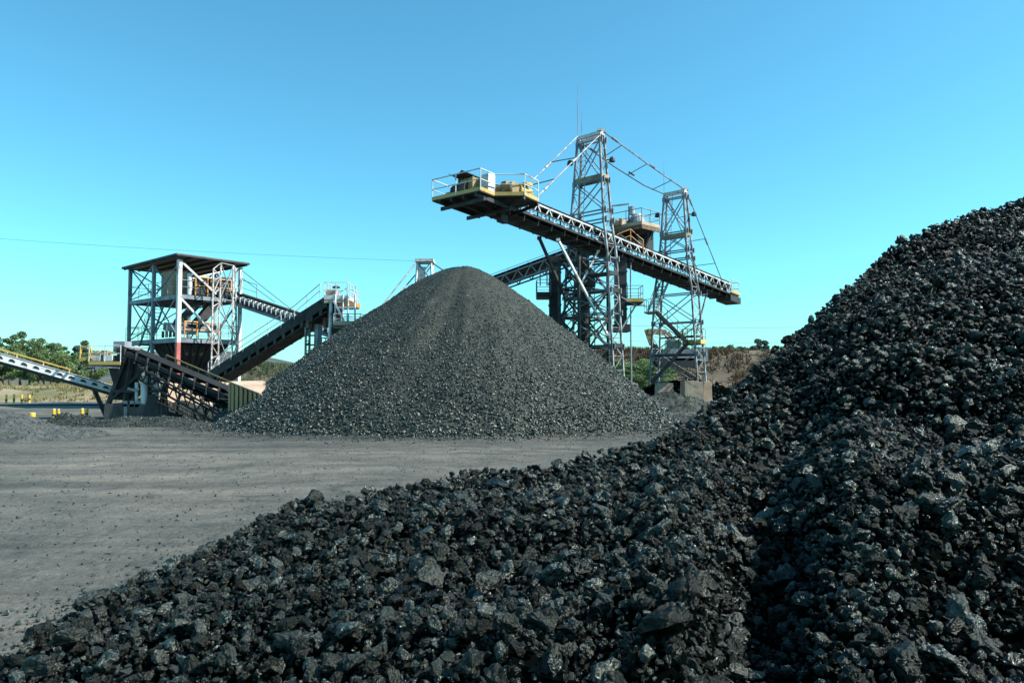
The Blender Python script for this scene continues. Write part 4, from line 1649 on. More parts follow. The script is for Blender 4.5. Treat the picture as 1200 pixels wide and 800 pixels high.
for i in range(4):
    mb = MB()
    mb.beam(smc(i, 0), smc(i, zt2), 0.13)
    part('leg', mb, M['white'], sm)
for i in range(4):
    mb = MB()
    for k in range(7):
        za, zb = zt2 * k / 7, zt2 * (k + 1) / 7
        mb.beam(smc(i, za), smc((i + 1) % 4, zb), 0.07)
        mb.beam(smc((i + 1) % 4, za), smc(i, zb), 0.07)
        mb.beam(smc(i, zb), smc((i + 1) % 4, zb), 0.08)
    part('face_bracing', mb, M['pale'], sm)
mb = MB()
mb.box(V(SM[0], SM[1], zt2 + 0.12), (1.5, 1.5, 0.24))
mb.box(V(SM[0] - 0.2, SM[1] - 0.3, zt2 - 0.9), (0.6, 0.5, 1.0))
part('top_frame', mb, M['white'], sm)
for k, (s_, lab) in enumerate(((-0.6, 'dark stay cable sloping down left from the small mast behind the cone, front one'), (0.6, 'dark stay cable sloping down left from the small mast behind the cone, rear one'))):
    stay([V(SM[0] - 0.6, SM[1] + s_, zt2 - k * 0.6), P(434 + 4 * k, 375 + 3 * k, 55.0 + s_)], lab, 0.05, 'wire', False)
stay([V(SM[0] + 0.6, SM[1], zt2), P(560, 345, 57)], 'dark stay cable sloping down right from the small mast behind the cone', 0.05, 'wire', False)


# ---- hanging take-up columns beside the tall mast
def takeup(label, px0, px1, py0, py1, Y, plx0, plx1, ply, toe, extra):
    a, b = P(px0, py1, Y), P(px1, py0, Y)
    cx_ = (a[0] + b[0]) / 2
    w = b[0] - a[0]
    root = thing('take_up_column', label, 'take-up', (cx_, Y, a[2]), 'take-up columns beside the tall mast')
    mb = MB()
    mb.box(V(cx_, Y + 0.4, (a[2] + b[2]) / 2), (w, 0.9, b[2] - a[2]))
    for k in range(6):
        z = a[2] + (b[2] - a[2]) * (k + 0.5) / 6
        mb.box(V(cx_, Y + 0.4, z), (w + 0.1, 1.0, 0.09))
    part('casing', mb, M['dark'], root)
    mb = MB()
    mb.box(V(cx_, Y + 0.4, a[2] - 0.02), (w + 0.35, 1.2, 0.5))
    part('counterweight', mb, M['dark'], root)
    q0, q1 = P(plx0, ply, Y), P(plx1, ply, Y)
    z = q0[2]
    poly = [V(q0[0], Y - 0.5, z), V(q1[0], Y - 0.5, z), V(q1[0], Y + 1.2, z), V(q0[0], Y + 1.2, z)]
    mb = MB()
    mb.prism(poly, V(0, 0, -0.12))
    pl_ = part('platform', mb, M['dark'], root)
    mb = MB()
    mb.rail(poly + [poly[0]], 1.05, 0.9, 0.024)
    part('guard_rail', mb, M['mid'], pl_)
    mb = MB()
    mb.beam(poly[0] + UP * 0.1 - V(0, .03, 0), poly[1] + UP * 0.1 - V(0, .03, 0), 0.04, 0.24)
    mb.beam(poly[1] + UP * 0.1 + V(.03, 0, 0), poly[2] + UP * 0.1 + V(.03, 0, 0), 0.04, 0.24)
    part('toe_board', mb, M[toe], pl_)
    mb = MB()
    for p_, q_, w_ in extra:
        mb.beam(p_, q_, w_)
    part('guide_frame', mb, M['mid'], root)


takeup('dark hanging take-up column left of the tall mast with a railed ledge', 644, 657, 300, 376, 48.2, 629, 645, 347, 'dark',
       [(P(633, 335, 48.6), P(633, 312, 48.6), 0.06), (P(641, 335, 48.6), P(641, 312, 48.6), 0.06), (P(660, 350, 48.2), P(690, 350, 47.0), 0.25), (P(656, 378, 48.4), P(656, 430, 48.4), 0.04),
        (P(634, 372, 48.4), P(645, 378, 48.4), 0.2)])
takeup('dark hanging take-up column right of the tall mast with a yellow edged ledge', 722, 734, 296, 384, 48.0, 734, 752, 354, 'yellow',
       [(P(734, 335, 48.4), P(734, 303, 48.4), 0.06), (P(739, 352, 48.4), P(739, 300, 48.4), 0.07), (P(746, 356, 47.8), P(728, 386, 47.6), 0.09), (P(728, 348, 47.4), P(745, 357, 47.6), 0.08)])
for px, Y, py0, lab in ((739, 49.5, 360, 'thin grey pole standing just right of the tall mast'), (656, 50.0, 380, 'thin grey pole standing left of the tall mast')):
    a = P(px, py0, Y)
    mb = MB()
    mb.tube(V(a[0], Y, 0), a, 0.07, 0.05)
    if px == 739:
        mb.tube(a, a + V(0.55, -0.1, 0.12), 0.03)
        mb.box(a + V(0.75, -0.12, 0.12), (0.4, 0.18, 0.1))
    single('light_pole', mb, M['mid'], lab, 'pole', V(a[0], Y, 0))

# ------------------------------------------------------------------ screening tower on the left
SN = V(-23.06, 50.0, 0)
sa = unit(V(-0.782, 0.623, 0))      # along the long left face
sb = unit(V(0.623, 0.782, 0))       # along the short right face
LA, LB = 7.5, 4.62
ZR, Z1, Z2 = 10.35, 8.0, 4.95


def st(a, b, z):
    return SN + sa * a + sb * b + UP * z


tw = thing('screening_tower', 'open steel screening tower with dark flat roof and floors of machinery', 'tower', st(LA / 2, LB / 2, 0))
for a, b, mt in ((0, 0, 'white'), (3.72, 0, 'blue'), (LA, 0, 'blue'), (0, LB, 'white'), (3.72, LB, 'blue'), (LA, LB, 'blue')):
    mb = MB()
    w = 0.27 if (a, b) == (0, 0) else 0.22
    z0 = 4.6 if (a, b) == (0, 0) else 0
    mb.box(st(a, b, (ZR + z0) / 2), (w, w, ZR - z0), ax=sa)
    col_ = part('column', mb, M[mt], tw, label='white column with red foot' if (a, b) == (0, 0) else None)
    if (a, b) == (0, 0):
        mb = MB()
        mb.box(st(a, b, z0 / 2), (w, w, z0), ax=sa)
        part('red_foot', mb, M['red'], col_)
# roof: a thin sheet on purlins, high over the near corner
mb = MB()
rc = [st(-0.45, -0.45, ZR + 0.28), st(LA + 0.45, -0.45, ZR + 0.10), st(LA + 0.45, LB + 0.45, ZR + 0.10), st(-0.45, LB + 0.45, ZR + 0.28)]
mb.prism(rc, V(0, 0, 0.09))
rf = part('roof', mb, M['roofsheet'], tw)
mb = MB()
for b in np.linspace(-0.3, LB + 0.3, 6):
    mb.beam(st(-0.35, b, ZR + 0.19), st(LA + 0.35, b, ZR + 0.02), 0.09, 0.14)
part('purlin_frame', mb, M['dark'], rf)
mb = MB()
for p, q in ((0, 1), (0, 3), (1, 2), (2, 3)):
    mb.beam(rc[p] - UP * 0.02, rc[q] - UP * 0.02, 0.05, 0.1)
part('fascia', mb, M['dark'], rf)
# floors
for z, nm in ((Z1, 'upper'), (Z2, 'lower')):
    mb = MB()
    mb.prism([st(0.16, 0.16, z), st(LA - 0.16, 0.16, z), st(LA - 0.16, LB - 0.16, z), st(0.16, LB - 0.16, z)], V(0, 0, -0.06))
    fl = part('floor', mb, M['dark'], tw)
    mb = MB()
    for a0_, b0_, a1_, b1_ in ((0, 0, LA, 0), (0, LB, LA, LB), (0, 0, 0, LB), (LA, 0, LA, LB), (3.72, 0, 3.72, LB)):
        mb.beam(st(a0_, b0_, z - 0.2), st(a1_, b1_, z - 0.2), 0.14, 0.27)
    for k in range(5):
        a0_ = LA * (k + 0.5) / 5
        mb.beam(st(a0_, 0.1, z - 0.18), st(a0_, LB - 0.1, z - 0.18), 0.1, 0.2)
    part('floor_beam', mb, M['blue'], fl)
    mb = MB()
    mb.rail([st(LA, LB, z), st(LA, 0, z), st(0.15, 0, z), st(0, LB, z)], 1.0, 1.5, 0.022)
    mb.rail([st(0, LB, z), st(LA, LB, z)], 1.0, 1.5, 0.022)
    part('guard_rail', mb, M['mid'], fl)


def brace(p, q, mat='blue', w=0.075):
    mb = MB()
    mb.beam(p, q, w)
    part('brace', mb, M[mat], tw)


for (a0_, a1_) in ((0, 3.72), (3.72, LA)):
    for z0, z1 in ((Z2, Z1), (Z1, ZR)):
        for bb, off in ((0, 0.0), (LB, 0.0)):
            if bb == 0 and z0 == Z2 and a0_ == 0:
                brace(st(a0_, bb + 0.03, z0), st(a1_, bb + 0.03, z1))
                brace(st(a1_, bb - 0.05, z0), st(a0_, bb - 0.05, z1))
            elif bb == 0 and a0_ == 0:
                m_ = (a0_ + a1_) / 2
                brace(st(a0_, bb, z0 + 2.2), st(m_, bb, z0 + 1.0))
                brace(st(a1_, bb, z0 + 2.2), st(m_, bb, z0 + 1.0))
                brace(st(a1_, bb, z0), st(m_, bb, z0 + 1.0))
            else:
                brace(st(a0_, bb + 0.03, z0), st(a1_, bb + 0.03, z1))
                brace(st(a1_, bb - 0.05, z0), st(a0_, bb - 0.05, z1))
brace(st(LA, 0, 0.2), st(3.72, 0, Z2))
brace(st(LA, LB, 0.2), st(3.72, LB, Z2))
for z0, z1 in ((0.2, Z2), (Z2, Z1), (Z1, ZR)):
    brace(st(LA + 0.03, 0, z0), st(LA + 0.03, LB, z1))
    brace(st(LA - 0.05, LB, z0), st(LA - 0.05, 0, z1))
brace(st(0, 0.1, ZR - 0.1), st(0, 2.7, Z1 + 0.2), 'white', 0.13)
brace(st(0, 0.1, Z1 - 0.3), st(0, 2.7, Z2 + 0.3), 'white', 0.13)
brace(st(0, LB, ZR - 0.1), st(0, 2.4, Z1 + 0.1), 'mid')
brace(st(0, LB, Z1), st(0, 2.4, Z2), 'mid')
# hopper under the lower floor
mb = MB()
hx = (0.7, 4.9)
top = [st(hx[0], 0.45, Z2 - 0.36), st(hx[1], 0.45, Z2 - 0.36), st(hx[1], LB - 0.4, Z2 - 0.36), st(hx[0], LB - 0.4, Z2 - 0.36)]
bot = [st(1.9, 1.5, 2.3), st(3.3, 1.5, 2.3), st(3.3, 3.0, 2.3), st(1.9, 3.0, 2.3)]
mb.hexa(bot + top)
hp = part('hopper', mb, M['dark'], tw)
mb = MB()
for k in range(6):
    f0 = (k + 0.5) / 6
    t0 = top[0] * (1 - f0) + top[3] * f0
    b0 = bot[0] * (1 - f0) + bot[3] * f0
    mb.beam(t0 - sa * 0.05, b0 - sa * 0.05, 0.07, 0.12)
    t0 = top[0] * (1 - f0) + top[1] * f0
    b0 = bot[0] * (1 - f0) + bot[1] * f0
    mb.beam(t0 - sb * 0.05, b0 - sb * 0.05, 0.07, 0.12)
part('stiffener', mb, M['dark'], hp)
# chutes between the floors
for p, q, w in ((st(0.9, 2.4, Z1 + 0.1), st(1.6, 0.6, Z2 + 0.9), 0.7), (st(0.5, 3.3, Z1 + 0.1), st(0.7, 1.5, Z2 + 0.8), 0.75)):
    mb = MB()
    mb.beam(p, q, w, w * 0.8)
    mb.beam(p + UP * 0.05, p - UP * 0.5, w * 1.3, w * 1.1)
    part('chute', mb, M['dark'], tw)
# machinery on the lower floor: a vibrating screen and pumps
mb = MB()
mb.beam(st(3.2, 1.1, Z2 + 0.95), st(0.7, 1.1, Z2 + 0.55), 1.2, 0.55)
mb.beam(st(3.2, 2.6, Z2 + 1.15), st(0.7, 2.6, Z2 + 0.75), 1.2, 0.6)
part('vibrating_screen', mb, M['mid'], tw)
mb = MB()
for k in range(5):
    a_ = 0.9 + k * 0.55
    mb.tube(st(a_, 0.45, Z2 + 0.1), st(a_, 0.45, Z2 + 0.55), 0.1, n=8)
part('spring_mount', mb, M['rust'], tw)
mb = MB()
mb.tube(st(2.2, 1.0, Z2 + 1.25), st(1.2, 1.0, Z2 + 1.1), 0.27, n=12)
mb.box(st(1.7, 1.0, Z2 + 1.5), (0.5, 0.4, 0.2), ax=sa)
part('motor', mb, M['tan'], tw)
mb = MB()
mb.rail([st(0.1, 0.5, Z2), st(0.1, 3.2, Z2)], 1.15, 0.8, 0.045)
part('guard_rail', mb, M['orange'], tw, label='orange guard rail on the lower floor')
# machinery on the upper floor
mb = MB()
mb.box(st(2.9, 1.2, Z1 + 0.95), (1.7, 1.3, 1.8), ax=sa)
part('switch_cabinet', mb, M['tan'], tw)
mb = MB()
mb.box(st(0.7, 1.9, Z1 + 0.7), (1.2, 1.5, 1.3), ax=sa)
mb.box(st(0.6, 3.4, Z1 + 0.75), (1.0, 1.0, 1.5), ax=sa)
mb.tube(st(0.2, 2.2, Z1 + 1.0), st(0.2, 3.0, Z1 + 1.0), 0.35, n=14)
part('drive_unit', mb, M['dark'], tw)
mb = MB()
mb.rail([st(0.05, 1.2, Z1), st(0.05, 3.9, Z1)], 1.3, 0.9, 0.055)
part('guard_rail', mb, M['orange'], tw, label='orange guard rail on the upper floor')
mb = MB()
mb.tube(st(0.3, 0.9, Z1), st(0.3, 0.9, Z1 + 1.5), 0.17, n=10)
mb.tube(st(0.1, 1.0, Z1 + 1.15), st(0.1, 3.4, Z1 + 1.95), 0.06, n=8)
part('pipe', mb, M['white'], tw)
mb = MB()
mb.stair(st(6.4, 0.8, Z2), st(4.3, 0.8, Z1), sb, 0.75)
mb.rail([st(6.4, 0.42, Z2), st(4.3, 0.42, Z1)], 0.9, 1.0, 0.02)
part('stair', mb, M['blue'], tw)
mb = MB()
mb.stair(st(6.8, -0.1, 1.6), st(4.4, -0.1, Z2 - 0.1), sb, 0.75)
part('stair', mb, M['dark'], tw)
mb = MB()
a = st(LA + 0.1, 0.1, Z2)
mb.prism([st(LA + 0.15, 0.2, Z2), st(LA + 1.0, 0.2, Z2), st(LA + 1.0, 1.2, Z2), st(LA + 0.15, 1.2, Z2)], V(0, 0, -0.08))
bp_ = part('side_landing', mb, M['dark'], tw)
mb = MB()
mb.rail([st(LA + 0.15, 0.2, Z2), st(LA + 1.0, 0.2, Z2), st(LA + 1.0, 1.2, Z2)], 1.0, 0.8, 0.02)
part('guard_rail', mb, M['mid'], bp_)
mb = MB()
mb.box(st(2.3, 1.2, 1.05), (3.4, 1.6, 2.1), ax=sb)
part('control_cabin', mb, M['timber'], tw)

# white lattice frame in front of the short right face
lf = thing('lattice_tower', 'narrow rusty white lattice frame standing against the right face of the screening tower', 'lattice tower', st(-0.6, 3.3, 0))
LFP = ((247.5, 432, 250, 315, 50.6), (255, 432, 259, 308, 51.0), (272, 412, 273.5, 311, 52.2), (277.5, 432, 276, 314, 52.6))
LFT = []
for px0, py0, px1, py1, Y in LFP:
    a, b = P(px0, py0, Y), P(px1, py1, Y)
    d_ = unit(b - a)
    a0 = a - d_ * (a[2] / d_[2])
    LFT.append((a0, b))
    mb = MB()
    mb.beam(a0, b, 0.09)
    part('upright', mb, M['rustwhite'], lf)
for (i, j), n in (((0, 1), 11), ((2, 3), 9), ((1, 2), 4)):
    mb = MB()
    (a0, a1), (b0, b1) = LFT[i], LFT[j]
    for k in range(n):
        f0, f1 = k / n, (k + 1) / n
        if k % 2 or n == 4:
            mb.beam(a0 + (a1 - a0) * f0, b0 + (b1 - b0) * f1, 0.055)
        if k % 2 == 0 or n == 4:
            mb.beam(b0 + (b1 - b0) * f0, a0 + (a1 - a0) * f1, 0.05)
        mb.beam(a0 + (a1 - a0) * f1, b0 + (b1 - b0) * f1, 0.055)
    part('lacing', mb, M['rustwhite'] if n > 4 else M['mid'], lf)

# ---- high conveyor leaving the tower to the right (behind the black one)
HL = Line(P(268, 343, 53.6), P(412, 391, 49.5))
hc = thing('idler_conveyor', 'slim grey conveyor with white idlers running down right from the screening tower', 'conveyor', HL.at(0))
for sg in (1, -1):
    mb = MB()
    mb.beam(HL.at(0, sg * 0.55, -0.12), HL.at(HL.len, sg * 0.55, -0.12), 0.07, 0.13)
    mb.beam(HL.at(0, sg * 0.55, -0.62), HL.at(HL.len, sg * 0.55, -0.62), 0.08, 0.16)
    for k in range(12):
        mb.beam(HL.at(HL.len * k / 11, sg * 0.55, -0.1), HL.at(HL.len * k / 11, sg * 0.55, -0.6), 0.05)
    part('side_frame', mb, M['blue'], hc)
part('belt', belt_mb(HL, 0.9, 0.1), M['rubber'], hc)
mb = flat_mb(HL, 1.0, -0.35, 0.06)
part('deck_plate', mb, M['dark'], hc)
idlers(HL, hc, 1.1, -0.22, 0.42, M['white'], 0.9, HL.len - 0.3, r=0.1)
mb = MB()
mb.rail([HL.at(0.6, -0.6, 0), HL.at(2.2, -0.6, 0)], 1.2, 1.6, 0.03)
part('guard_rail', mb, M['mid'], hc)
for k, (a, b, lab) in enumerate(((P(281, 315, 53.7), P(342, 363, 51.5), 'upper guy cable from the tower roof to the slim conveyor'), (P(281, 324, 53.7), P(322, 354, 52.3), 'lower guy cable from the tower to the slim conveyor'))):
    mb = MB()
    mb.tube(a, b, 0.025)
    single('guy_cable', mb, M['wire'], lab, 'cable', a, 'guy cables of the slim conveyor')

# ---- black covered conveyor climbing right
DL = Line(P(243, 446, 49.5), P(392, 352, 42.5))
dc = thing('incline_conveyor', 'black conveyor climbing right from the tower foot to a railed head platform', 'conveyor', DL.at(0))
for sg in (1, -1):
    mb = MB()
    mb.beam(DL.at(0, sg * 0.62, -0.12), DL.at(DL.len, sg * 0.62, -0.12), 0.07, 0.62)
    part('side_plate', mb, M['rubber'], dc)
    mb = MB()
    for k in range(15):
        l = 0.5 + (DL.len - 1.0) * k / 14
        mb.beam(DL.at(l, sg * 0.62, -0.4), DL.at(l, sg * 0.60, -0.72), 0.26, 0.07, up=DL.s)
    part('hanger', mb, M['dark'], dc)
part('belt', belt_mb(DL, 1.0, 0.14), M['rubber'], dc)
mb = flat_mb(DL, 1.18, -0.36, 0.06)
part('deck_plate', mb, M['dark'], dc)
part('return_belt', flat_mb(DL, 1.2, -0.66, 0.07), M['rubber'], dc)
idlers(DL, dc, 1.0, 0.06, 0.95, M['dark'])
mb = flat_mb(Line(DL.at(0, -1.0), DL.at(DL.len - 0.5, -1.0)), 0.7, 0.0, 0.07)
part('walkway', mb, M['dark'], dc)
mb = MB()
mb.rail([DL.at(1.2, 0.69, 0.0), DL.at(DL.len - 2.9, 0.69, 0.0), DL.at(DL.len - 0.5, 0.69, 0.3)], 0.82, 1.3, 0.026)
mb.rail([DL.at(1.2, -1.33, 0.1), DL.at(DL.len - 0.4, -1.33, 0.1)], 0.95, 1.3, 0.026)
part('guard_rail', mb, M['white'], dc)
mb = MB()
mb.tube(DL.at(DL.len - 0.1, -0.55, -0.15), DL.at(DL.len - 0.1, 0.55, -0.15), 0.36, n=16)
part('head_pulley', mb, M['dark'], dc)
YD = 42.2


def deck(px0, px1, py, Y0, Y1, mat, toe, rails, h=1.0, rmat='white'):
    a, b = P(px0, py, Y0), P(px1, py, Y0)
    z = a[2]
    poly = [V(a[0], Y0, z), V(b[0], Y0, z), V(b[0], Y1, z), V(a[0], Y1, z)]
    mb = MB()
    mb.prism(poly, V(0, 0, -0.1))
    mb.beam(poly[0] - UP * 0.17, poly[1] - UP * 0.17, 0.1, 0.14)
    pl_ = part('platform', mb, M[mat], dc)
    mb = MB()
    mb.rail([poly[i] for i in rails], h, 0.8, 0.026)
    part('guard_rail', mb, M[rmat], pl_)
    if toe:
        mb = MB()
        mb.beam(poly[0] + UP * 0.08 - V(0, 0.03, 0), poly[1] + UP * 0.08 - V(0, 0.03, 0), 0.04, 0.24)
        mb.beam(poly[1] + UP * 0.08 + V(0.03, 0, 0), poly[2] + UP * 0.08 + V(0.03, 0, 0), 0.04, 0.24)
        part('toe_board', mb, M[toe], pl_)
    return poly


deck(380, 407, 350, 41.2, 43.4, 'tan', 'white', (3, 0, 1, 2), 0.95)
deck(391, 422, 380, 41.0, 43.0, 'rust', 'tan', (0, 1, 2, 3), 0.6)
deck(397, 415, 358, 41.4, 42.8, 'mid', 'orange', (0, 1, 2), 0.9)
deck(377, 392, 408, 41.4, 43.0, 'dark', None, (3, 0, 1), 0.6, 'mid')
mb = MB()
for px, Y in ((393, 41.1), (402, 41.1), (408, 41.1), (416, 41.1), (402, 42.9), (416, 42.9)):
    mb.beam(P(px, 381, Y), P(px, 345, Y), 0.07)
mb.beam(P(391, 352, 41.05), P(404, 378, 41.05), 0.1)
mb.beam(P(388, 352, 41.2), P(386, 400, 41.2), 0.12)
mb.beam(P(416, 360, 41.1), P(393, 360, 41.1), 0.07)
part('head_frame', mb, M['white'], dc)
mb = MB()
mb.box(P(392, 372, 42.2), (0.55, 0.9, 1.2))
mb.box(P(396, 366, 42.0), (0.5, 0.5, 0.5))
part('discharge_chute', mb, M['rust'], dc)
mb = MB()
q = P(389, 346, 42)
mb.box(q + UP * 0.15, (0.6, 0.5, 0.35))
part('motor', mb, M['tan'], dc)
mb = MB()
q = P(394, 337, 41.5)
mb.lathe(q, [(0.05, 0.12), (0.2, 0.06), (0.24, 0), (0.2, -0.03)], 10)
mb.beam(q, P(393, 349, 41.5), 0.04)
part('floodlight', mb, M['dark'], dc)
mb = MB()
mb.box(P(397, 400, 42.4), (0.8, 1.2, 1.6))
mb.box(P(403, 393, 42.4), (0.7, 1.0, 1.2))
part('transfer_chute', mb, M['dark'], dc)
mb = MB()
for px in (358.5, 363):
    a = P(px, 378, 43.2)
    mb.beam(V(a[0], a[1], 0), a, 0.1)
for k in range(18):
    z = 0.3 + k * 0.29
    a, b = P(358.5, 378, 43.2), P(363, 378, 43.2)
    mb.beam(V(a[0], a[1], z), V(b[0], b[1], z + (0.25 if k % 2 else 0)), 0.06)
part('lattice_column', mb, M['pale'], dc)
mb = MB()
a = P(373, 380, 43.2)
mb.beam(V(P(371.5, 380, 43.2)[0], 43.2, 0), a, 0.34, 0.3)
mb.beam(V(a[0], 43.2, 0), V(a[0], 43.2, 0.5), 0.7, 0.7)
part('main_column', mb, M['mid'], dc)
mb = MB()
mb.beam(P(366, 430, 43.4), P(376, 376, 43.4), 0.12)
for py in (386, 393, 404):
    mb.beam(P(358.5, py, 43.2), P(373, py, 43.2), 0.09)
mb.beam(P(360, 374, 43.2), P(382, 374, 43.2), 0.25)
part('cross_brace', mb, M['dark'], dc)
mb = MB()
mb.beam(P(362, 366, 43.0), P(362, 384, 43.0), 0.25)
mb.beam(P(382, 372, 42.8), P(382, 384, 42.8), 0.25)
part('column_head', mb, M['rust'], dc)

# ------------------------------------------------------------------ drive tower with the stacked conveyors, far left
YB = 37.0
dt = thing('drive_tower', 'dark steel conveyor drive tower standing on a coal stained plinth', 'tower', P(158, 492, YB))
x0, x1 = P(121, 492, YB)[0], P(190, 492, YB)[0]
mb = MB()
mb.hexa([V(x0, YB, -0.1), V(x1, YB, -0.1), V(x1, YB + 2.4, -0.1), V(x0, YB + 2.4, -0.1),
         V(x0 + 0.05, YB, 0.85), V(x1 - 0.05, YB, 0.85), V(x1 - 0.05, YB + 2.4, 0.85), V(x0 + 0.05, YB + 2.4, 0.85)])
part('plinth', mb, M['darkconcrete'], dt)
legs = [((126, 476), (150, 412)), ((146, 476), (155, 412)), ((176, 476), (172, 425)), ((188, 478), (200, 430))]
for (a, b) in legs:
    for Y in (YB + 0.35, YB + 2.0):
        mb = MB()
        mb.beam(P(*a, Y), P(*b, Y), 0.2, 0.2)
        part('leg', mb, M['dark'], dt)
for a, b, w, Y in (((126, 472), (172, 430), .12, .3), ((148, 474), (196, 436), .12, .3), ((150, 414), (200, 432), .2, .3), ((134, 458), (192, 458), .16, .3),
                   ((172, 470), (150, 425), .12, 2.0), ((140, 440), (195, 445), .16, 2.0), ((130, 466), (188, 470), .16, 2.0)):
    mb = MB()
    mb.beam(P(*a, YB + Y), P(*b, YB + Y), w)
    part('brace', mb, M['dark'], dt)
mb = MB()
q = P(140, 443, YB + 1.2)
mb.hexa([P(138, 468, YB + .6), P(158, 468, YB + .6), P(158, 468, YB + 1.8), P(138, 468, YB + 1.8),
         P(126, 428, YB + .5), P(166, 428, YB + .5), P(166, 428, YB + 2.0), P(126, 428, YB + 2.0)])
part('chute', mb, M['dark'], dt)
mb = MB()
mb.hexa([P(133, 429, YB + .5), P(162, 429, YB + .5), P(162, 429, YB + 2), P(133, 429, YB + 2),
         P(139, 409, YB + .5), P(158, 409, YB + .5), P(158, 409, YB + 2), P(139, 409, YB + 2)])
part('hood', mb, M['dark'], dt)
mb = MB()
a = P(151, 407.5, YB + 1.2)
mb.lathe(a, [(0.1, -0.12), (0.62, -0.12), (0.66, 0.0), (0.6, 0.07), (0.1, 0.1)], 20)
part('top_cover', mb, M['mid'], dt)
mb = MB()
a = P(140, 407, YB + 1.2)
mb.box(a + V(0.05, 0.2, 0.05), (0.6, 0.7, 0.55))
part('gearbox', mb, M['mid'], dt)
mb = MB()
for py0, py1, mt in ((440, 475, 0),):
    mb.tube(P(169, 476, YB + 0.2), P(169, 440, YB + 0.2), 0.17, n=12)
    mb.tube(P(160, 474, YB + 0.2), P(160, 448, YB + 0.2), 0.08, n=10)
part('down_pipe', mb, M['white'], dt)
mb = MB()
mb.tube(P(168, 462, YB + 0.16), P(168, 447, YB + 0.16), 0.05, n=8)
part('red_stripe', mb, M['red'], dt)
mb = MB()
mb.hexa([P(166, 492, YB - .1), P(186, 492, YB - .1), P(186, 492, YB + .1), P(166, 492, YB + .1),
         P(174, 462, YB - .1), P(186, 460, YB - .1), P(186, 460, YB + .1), P(174, 462, YB + .1)])
part('side_sheet', mb, M['dark'], dt)
mb = MB()
for px in (147, 155, 161):
    mb.box(P(px, 473, YB + 0.05), (0.2, 0.1, 0.32))
mb.beam(P(147, 489, YB - .05), P(147, 476, YB - .05), 0.12)
mb.beam(P(150, 455, YB + .1), P(162, 458, YB + .1), 0.12)
part('junction_box', mb, M['mid'], dt)

# yellow drive platform jutting out on the left
dp = thing('drive_platform', 'yellow railed drive platform with white motors on the left of the drive tower', 'platform', P(118, 430, YB + 0.5))
mb = MB()
pp_ = [P(104, 426.5, YB + .1), P(141, 426.5, YB + .1), P(141, 426.5, YB + 1.5), P(104, 426.5, YB + 1.5)]
for p in pp_:
    p[2] = pp_[0][2]
mb.prism(pp_, V(0, 0, -0.12))
part('deck', mb, M['dark'], dp)
mb = MB()
mb.beam(pp_[0] + UP * 0.05, pp_[1] + UP * 0.05, 0.05, 0.17)
mb.beam(pp_[0] + UP * 0.05, pp_[3] + UP * 0.05, 0.05, 0.17)
part('toe_board', mb, M['yellow'], dp)
mb = MB()
mb.beam(P(104, 429.2, YB + .12), P(140, 431, YB + .12), 0.06, 0.08)
part('edge_trim', mb, M['pale'], dp)
mb = MB()
c0, c1_ = P(94, 421, YB + .2), P(107, 421, YB + .2)
for a, b, w in (((94, 422), (95, 406), .1), ((94, 422), (107, 418), .18), ((95, 406), (106, 406.5), .1), ((106, 406.5), (106.5, 420), .1), ((94, 419), (107, 419), .08)):
    mb.beam(P(*a, YB + .2), P(*b, YB + .2), w)
    mb.beam(P(*a, YB + 1.1), P(*b, YB + 1.1), w)
mb.beam(P(95, 406, YB + .2), P(95, 406, YB + 1.1), 0.1)
mb.beam(P(94, 422, YB + .2), P(94, 422, YB + 1.1), 0.1)
part('ladder_cage', mb, M['yellow'], dp)
mb = MB()
mb.rail([pp_[0] + UP * 0.1, pp_[1] + UP * 0.1], 0.85, 0.8, 0.022)
part('guard_rail', mb, M['white'], dp)
for px in (116, 130):
    mb = MB()
    a = P(px, 419.5, YB + .6)
    mb.box(a, (0.44, 0.6, 0.3))
    mb.box(a - UP * 0.2, (0.36, 0.5, 0.12))
    part('motor', mb, M['white'], dp)
mb = MB()
mb.box(P(124, 413.5, YB + .5), (0.3, 0.35, 0.26))
mb.tube(P(110, 413.5, YB + .5), P(146, 413.2, YB + .5), 0.07, n=9)
mb.tube(P(113, 413.5, YB + .5), P(116, 413.5, YB + .5), 0.13, n=10)
part('drive_shaft', mb, M['dullyellow'], dp)

# two stacked conveyors running down right from the drive tower
UL = Line(P(147, 410, YB + 0.9), P(272, 463, YB - 0.7))
uc = thing('roller_conveyor', 'upper dark belt conveyor with rusty rollers sloping right in front of the screening tower', 'conveyor', UL.at(0))
part('belt', belt_mb(UL, 0.95, 0.12), M['rubber'], uc)
mb = MB()
for sg in (1, -1):
    mb.beam(UL.at(0, sg * 0.52, -0.05), UL.at(UL.len, sg * 0.52, -0.05), 0.07, 0.2)
part('side_frame', mb, M['rubber'], uc)
mb = flat_mb(UL, 0.95, -0.26, 0.05)
part('return_belt', mb, M['rubber'], uc)
idlers(UL, uc, 1.0, 0.02, 0.72, M['dark'], 0.5)
mb = MB()
for k in range(9):
    l = 0.4 + (UL.len - 0.8) * k / 8
    mb.beam(UL.at(l, 0.55, -0.1), UL.at(l, 0.55, -0.34), 0.07)
    mb.beam(UL.at(l, -0.55, -0.1), UL.at(l, -0.55, -0.34), 0.07)
    mb.tube(UL.at(l, -0.6, -0.31), UL.at(l, 0.62, -0.31), 0.06, n=8)
part('return_roller_frame', mb, M['dark'], uc)
mb = MB()
mb.beam(UL.at(2.0, -0.75, 0.42), UL.at(UL.len - 0.4, -0.75, 0.42), 0.05, 0.06)
for k in range(7):
    l = 2.0 + (UL.len - 2.6) * k / 6
    mb.beam(UL.at(l, -0.75, -0.1), UL.at(l, -0.75, 0.42), 0.04)
part('pull_rail', mb, M['dullyellow'], uc)

